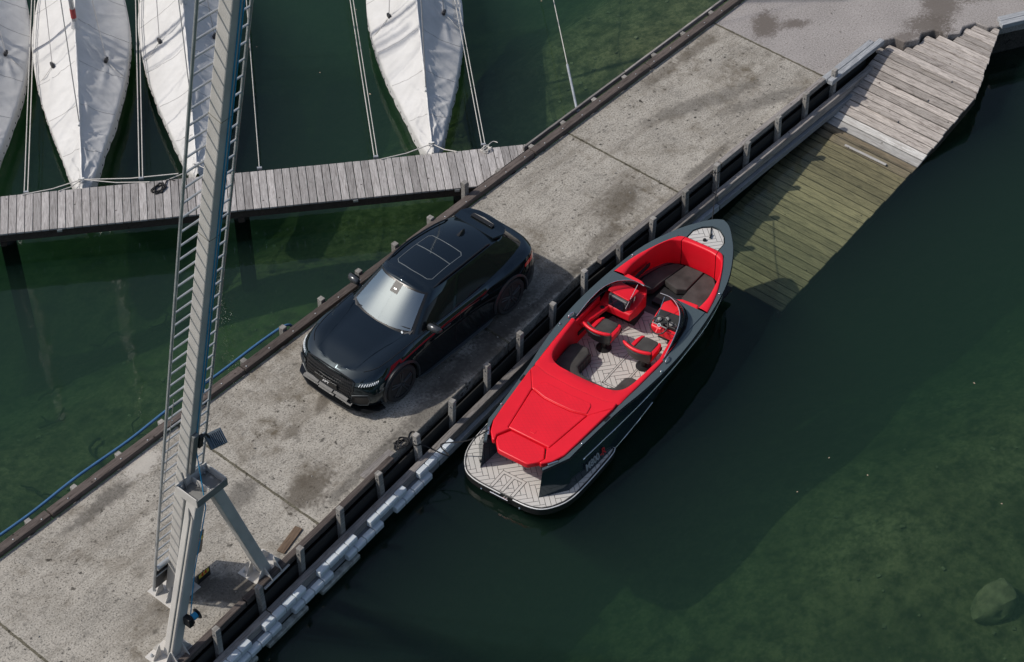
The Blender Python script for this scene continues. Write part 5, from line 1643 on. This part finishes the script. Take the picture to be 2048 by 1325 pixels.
# ---- wheels
def make_wheel(x, s_, proto=None):
    w = bpy.data.objects.new('wheel', None); COL.objects.link(w); w.parent = car
    w.location = (x, s_ * .855, .395); w.rotation_euler = (0, 0, 0 if s_ > 0 else PI)
    if proto:
        for c0 in list(proto.children):
            c1 = c0.copy(); COL.objects.link(c1); c1.parent = w
        return w
    M = Matrix.Rotation(-PI / 2, 4, 'X')
    MB().lathe([(.29, -.14), (.365, -.145), (.39, -.12), (.395, -.09), (.395, .09), (.39, .12), (.365, .145), (.30, .135), (.29, .12)], 40, M).build('tyre', M_['tyre'], w, smooth=40)
    MB().lathe([(.02, .02), (.25, .02), (.285, .06), (.30, .135), (.288, .137), (.275, .08)], 40, M).build('rim', M_['dish'], w, smooth=40)
    for k in range(5):
        for d_ in (-.13, .13):
            a = 2 * PI * k / 5 + .3
            p0 = Vector((.05 * math.cos(a + d_ * 2), .125, .05 * math.sin(a + d_ * 2)))
            p1 = Vector((.285 * math.cos(a + d_), .12, .285 * math.sin(a + d_)))
            MB().beam(p0, p1, .035, .03, side=(0, 1, 0), w1=.03, h1=.022).build('spoke', M_['rim'], w, bevel=.004)
    MB().lathe([(.001, .13), (.045, .13), (.055, .12), (.055, .08)], 16, M).build('hub_cap', M_['grey_trim'], w)
    MB().lathe([(.001, .03), (.19, .03), (.19, .01)], 24, M).build('brake_disc', M_['steel_dark'], w)
    return w
w0 = make_wheel(1.5, 1)
for x, s_ in ((1.5, -1), (-1.57, 1), (-1.57, -1)):
    make_wheel(x, s_, w0)
# ================================================================ covered sailboats
def cover_mat():
    m = NT('white_canvas')
    v = m.coord('Object')
    c = m.ramp(m.noise(v, 1.3, 6, 0.65), [(0.3, (0.55, 0.545, 0.53, 1)), (0.7, (0.66, 0.655, 0.64, 1))])
    c = m.mix(m.ramp(m.noise(v, 5.0, 6, 0.75), [(0.62, 0.0), (0.8, 0.35)]), c, (0.42, 0.41, 0.39, 1))
    m.set(Base_Color=c, Roughness=0.8)
    w = m.n('ShaderNodeTexWave', wave_type='BANDS', bands_direction='DIAGONAL')
    w.inputs['Scale'].default_value = 1.1
    w.inputs['Distortion'].default_value = 9.0
    w.inputs['Detail'].default_value = 3
    w.inputs['Detail Scale'].default_value = 0.7
    m.l(v, w.inputs['Vector'])
    h = m.math('ADD', m.math('MULTIPLY', w.outputs['Fac'], 0.5), m.noise(v, 2.6, 5, 0.55, 1.2))
    m.bump(h, 0.35, 0.02)
    return m.m
M_['canvas'] = cover_mat()
M_['seam_canvas'] = simple('canvas_seam', (0.40, 0.395, 0.38), 0.85)
M_['canvas_patch'] = simple('pale_patch', (0.70, 0.69, 0.67), 0.7)
M_['sail_hull'] = simple('white_hull', (0.55, 0.55, 0.53), 0.3)
M_['mast'] = simple('aluminium_mast', (0.42, 0.43, 0.44), 0.35, 0.7)
M_['red_tape'] = simple('red_sail_tie', (0.40, 0.05, 0.05), 0.6)
M_['black_block'] = simple('black_block', (0.02, 0.02, 0.022), 0.5)
LEN = 9.2
def half_w(s):
    return interp(s, [(0, .015), (.15, .10), (.6, .235), (1.4, .42), (3.0, .78), (4.3, .98), (5.4, 1.05), (6.8, .95), (8.2, .70), (9.2, .40)])
def sailboat(tip, ang, seed, label, peak=1.0, mast_at=4.6, red=True, side_shift=0.0):
    b = thing('sailboat', label, 'sailboat', (tip[0], tip[1], WATER), R(ang), 'covered sailboats moored along the jetty')
    g = random.Random(seed)
    # x runs from the bow (0) to the stern (LEN)
    prof = []
    for w_, f, o in ((.58, .97, 0.0), (.42, .97, .03), (.2, .93, .12), (.02, .84, .35), (-.25, .45, 1.0)):
        ring = []
        for i in range(25):
            s = o + (LEN - o) * i / 24
            ring.append(Vector((s, max(half_w(s) * f - .005, 0.004), w_)))
        prof.append(ring)
    mb = MB().loft(prof, closed=False); mb.mirror_y()
    mb.build('hull', M_['sail_hull'], b, smooth=50, fix=True)
    # canvas: ridge, sagging slopes with tied-down folds, hanging skirt
    ns, nt = 96, 30
    ridge = [(0, .70), (.5, .76), (1.5, .93), (2.6, 1.14), (3.4, 1.28), (mast_at, 1.52 * peak), (mast_at + 1.2, 1.50 * peak), (7.6, 1.25), (9.2, .85)]
    ties = [1.45 + .3 * g.random(), 3.05, 4.0 + .3 * g.random()]
    knots = [(1.45 + .2 * g.random(), 0.0, 9), (.35, 0.0, 7), (mast_at - .1, 0.0, 12), (mast_at - .6, .62, 8), (mast_at - .6, -.62, 8), (2.9 + .3 * g.random(), 0.0, 8)]
    def surf(s, t):
        """point on the canvas: s along the boat, t across (|t| > 1 is the hanging skirt)"""
        hw = half_w(max(s, 0)) + .035
        zr = interp(s, ridge); zg = .60
        a = abs(t)
        sg = 1 if t > 0 else -1
        if a <= 1:
            y = hw * t
            z = zr + (zg - zr) * (a ** 0.88)
            z -= .045 * math.sin(PI * a) * min(1, hw)
            k_ = min(1.0, a * 4) * min(1.0, (1 - a) * 5 + .35)
            # pulled folds radiating from the lashing points, sharp on top
            for (ks, kt, nf) in knots:
                dx = s - ks; dy = (y - kt * half_w(ks)) * 1.1
                r = math.hypot(dx, dy) + .03
                if r < 1.5:
                    th = math.atan2(dy, dx)
                    w_ = 1 - abs(math.sin(th * nf * .5 + seed * 3 + ks * 5 + .6 * noise.noise(Vector((th * 2, ks, seed)))))
                    z += .040 * k_ * (w_ ** 2.2) * math.exp(-((r - .40) / .42) ** 2)
            # long creases running from the ridge to the gunwale
            q = noise.noise(Vector((s * 1.7 + a * sg * .9 + seed, a * .45, seed + sg * 3)))
            z += .026 * k_ * (1 - min(1.0, abs(q) * 5)) ** 2
            q = noise.noise(Vector((s * 3.4 - a * sg * 1.6 + seed, a * .6, seed + 9 + sg * 3)))
            z += .016 * k_ * (1 - min(1.0, abs(q) * 5)) ** 2
            z += .020 * noise.noise(Vector((s * 1.2 + seed, y * 2.0, 2.0)))
            if a < .09:
                z += .014 * noise.noise(Vector((s * 7, t * 30, seed)))
        else:
            e = (a - 1) / .22
            y = sg * (hw + .012 + .022 * noise.noise(Vector((s * 4, seed, sg))) * e)
            drop = .30 + .07 * noise.noise(Vector((s * 1.1, seed, sg * 3)))
            z = zg - drop * e
        return Vector((s, y, z))
    ns, nt = 190, 58
    V = [[surf(-.03 + (LEN + .03) * i / ns, -1.22 + 2.44 * j / nt) for j in range(nt + 1)] for i in range(ns + 1)]
    mb = MB().loft(V, closed=False)
    cv = mb.build('cover', M_['canvas'], b, smooth=60)
    for ss in (1.1, 2.35, 3.6, mast_at + .35, 6.3):
        for sd in (-1, 1):
            P = [surf(ss + .10 * t, sd * t) + Vector((0, 0, .003)) for t in [.05 + .05 * k for k in range(20)]]
            MB().tube(P, .005, 4).build('panel_seam', M_['seam_canvas'], b)
    # eyelets and lashing along the skirt
    mb = MB()
    for k in range(34):
        for sd in (-1, 1):
            p = surf(.3 + k * .25, sd * 1.16)
            mb.box((p.x, p.y + sd * .004, p.z), (.03, .012, .03))
    mb.build('eyelet', M_['black_block'], b, kind='stuff')
    # lacing strip along the ridge
    P = [(s, .012 * noise.noise(Vector((s * 3, seed, 0))), interp(s, ridge) + .012) for s in [.15 + .12 * k for k in range(int((mast_at - .3) / .12))]]
    MB().tube(P, .022, 6).build('ridge_seam', M_['canvas_patch'], b, smooth=60)
    # mast with boom collar, stays
    zm = interp(mast_at, ridge)
    MB().lathe([(.055, .2), (.052, 11.5), (.03, 11.6)], 12).build('mast', M_['mast'], b, smooth=60, loc=(mast_at, 0, 0))
    if red:
        MB().lathe([(.061, zm + .22), (.061, zm + .46)], 12).build('sail_tie', M_['red_tape'], b, smooth=60, loc=(mast_at, 0, 0))
    MB().lathe([(.10, zm - .04), (.075, zm + .10), (.060, zm + .14)], 12).build('mast_boot', M_['canvas'], b, smooth=60, loc=(mast_at, 0, 0))
    fs = 1.75
    MB().tube([(fs, 0, interp(fs, ridge)), (mast_at - .1, 0, 10.5)], .012, 6).build('forestay', M_['wire'], b)
    MB().box((0, 0, 0), (.16, .05, .06)).build('stay_fitting', M_['canvas_patch'], b, bevel=.01, loc=(fs, .01, interp(fs, ridge) + .04))
    for s_ in (1, -1):
        yy = .62 * half_w(mast_at - .55) * s_ * 1.0
        zz = interp(mast_at - .55, ridge) + (.60 - interp(mast_at - .55, ridge)) * .62 ** .86
        MB().tube([(mast_at - .55, yy, zz + .02), (mast_at - .02, .03 * s_, 10.2)], .009, 5).build('shroud', M_['wire'], b)
        MB().box((0, 0, 0), (.15, .07, .09)).build('shroud_boot', M_['black_block'], b, bevel=.02, seg=2, loc=(mast_at - .55, yy, zz + .05), rotz=.3 * s_)
        MB().tube([(mast_at - .55, yy, zz + .02), (mast_at - .75, yy * 1.3, zz - .09), (mast_at - .8, half_w(mast_at - .8) * s_ * 1.0 + .03 * s_, .60)], .008, 5).build('tie_line', M_['rope_white'], b)
    MB().box((0, 0, 0), (.12, .13, .05)).build('bow_fitting', M_['canvas_patch'], b, bevel=.012, loc=(.22, 0, .735))
    MB().tube([(.22, -.06, .76), (.15, 0, .80), (.22, .06, .76)], .012, 6).build('bow_ring', M_['chrome'], b, smooth=60)
    return b
sb = {}
sb['A'] = sailboat((-3.30, 9.87), 50.0, 1, 'white covered sailboat cut by the left edge of the photo', 1.0, 4.9)
sb['B'] = sailboat((-1.79, 8.30), 49.5, 2, 'white covered sailboat with a red band round its grey mast', 1.0, 4.55)
sb['C'] = sailboat((0.10, 6.86), 49.5, 3, 'white covered sailboat whose bow hides behind the crane column', 1.05, 4.9, red=False)
sb['D'] = sailboat((3.80, 3.60), 46.8, 4, 'white covered sailboat moored alone nearest the concrete pier', 1.05, 5.1, red=False)

# outhaul lines from the jetty to the mooring posts outside the picture
def outhaul(a, b, label, pair=True, tail=9.0):
    a, b = Vector((a[0], a[1], 0.0)), Vector((b[0], b[1], 0.0))
    d = (a - b).normalized()
    far = a + d * tail
    o = thing('mooring_boom', label, 'mooring boom', (b.x, b.y, 0.0), 0.0, 'thin white mooring booms reaching out from the jetty')
    s_ = Vector((-d.y, d.x, 0))
    for k in ((-1, 1) if pair else (0,)):
        MB().tube([s_ * (.035 * k), (far - b) * .5 + s_ * (.035 * k) - Vector((0, 0, .03)), far - b + s_ * (.035 * k)], .011, 6).build('rod', M_['rope_white'], o, smooth=60)
    MB().box((.0, 0, -.02), (.05, .10, .06)).build('jetty_clamp', M_['galv'], o, rotz=math.atan2(d.y, d.x))
    return o
outhaul((1.77, 14.08), (-2.69, 8.98), 'pair of thin white boom rods left of the red banded sailboat')
outhaul((3.32, 12.28), (-0.85, 7.52), 'pair of thin white boom rods right of the red banded sailboat')
outhaul((4.19, 9.53), (0.98, 5.90), 'single thin white boom rod just right of the crane column', False)
outhaul((6.52, 8.57), (2.83, 4.32), 'pair of thin white boom rods left of the lone right sailboat')
outhaul((8.08, 6.76), (4.60, 2.88), 'pair of thin white boom rods right of the lone right sailboat')
o = thing('mooring_boom', 'single boom rod with grey sleeve meeting the concrete pier kerb', 'mooring boom', (6.76, 2.10, 0.0), 0.0, 'thin white mooring booms reaching out from the jetty')
d = Vector((9.52 - 7.85, 5.1 - 3.3, 0)).normalized()
MB().tube([d * 1.5, d * 12], .010, 6).build('rod', M_['rope_white'], o, smooth=60)
MB().tube([d * .02, d * 1.62], .030, 8).build('sleeve', M_['galv'], o, smooth=60)
MB().box((0, 0, 0), (.10, .10, .06)).build('clamp', M_['galv'], o)
# bow lines to the jetty
def bow_lines(key, ends, label):
    b = sb[key]
    p = Matrix.Translation(b.location) @ b.rotation_euler.to_matrix().to_4x4() @ Vector((.20, 0, .76))
    o = thing('bow_lines', label, 'mooring line', p)
    for e in ends:
        q = Vector(e) - p
        MB().tube([(0, 0, 0), q * .5 - Vector((0, 0, .05)), q], .012, 6).build('line', M_['rope_white'], o, smooth=60)
jf = lambda t: jd * t + jn * (N1 - .04)
bow_lines('B', [(*jf(7.95).xy, .0), (*jf(7.2).xy, .0), (*jf(5.35).xy, .0), (*(jf(4.75) + jn * .12).xy, .05)], 'white bow lines from the red banded sailboat to the jetty')
bow_lines('C', [(*jf(5.0).xy, .0), (*jf(3.8).xy, .0)], 'white bow lines tying the sailboat behind the crane')
bow_lines('D', [(*jf(0.55).xy, .0), (*jf(-1.05).xy, .0)], 'white bow lines tying the lone right sailboat to the jetty')
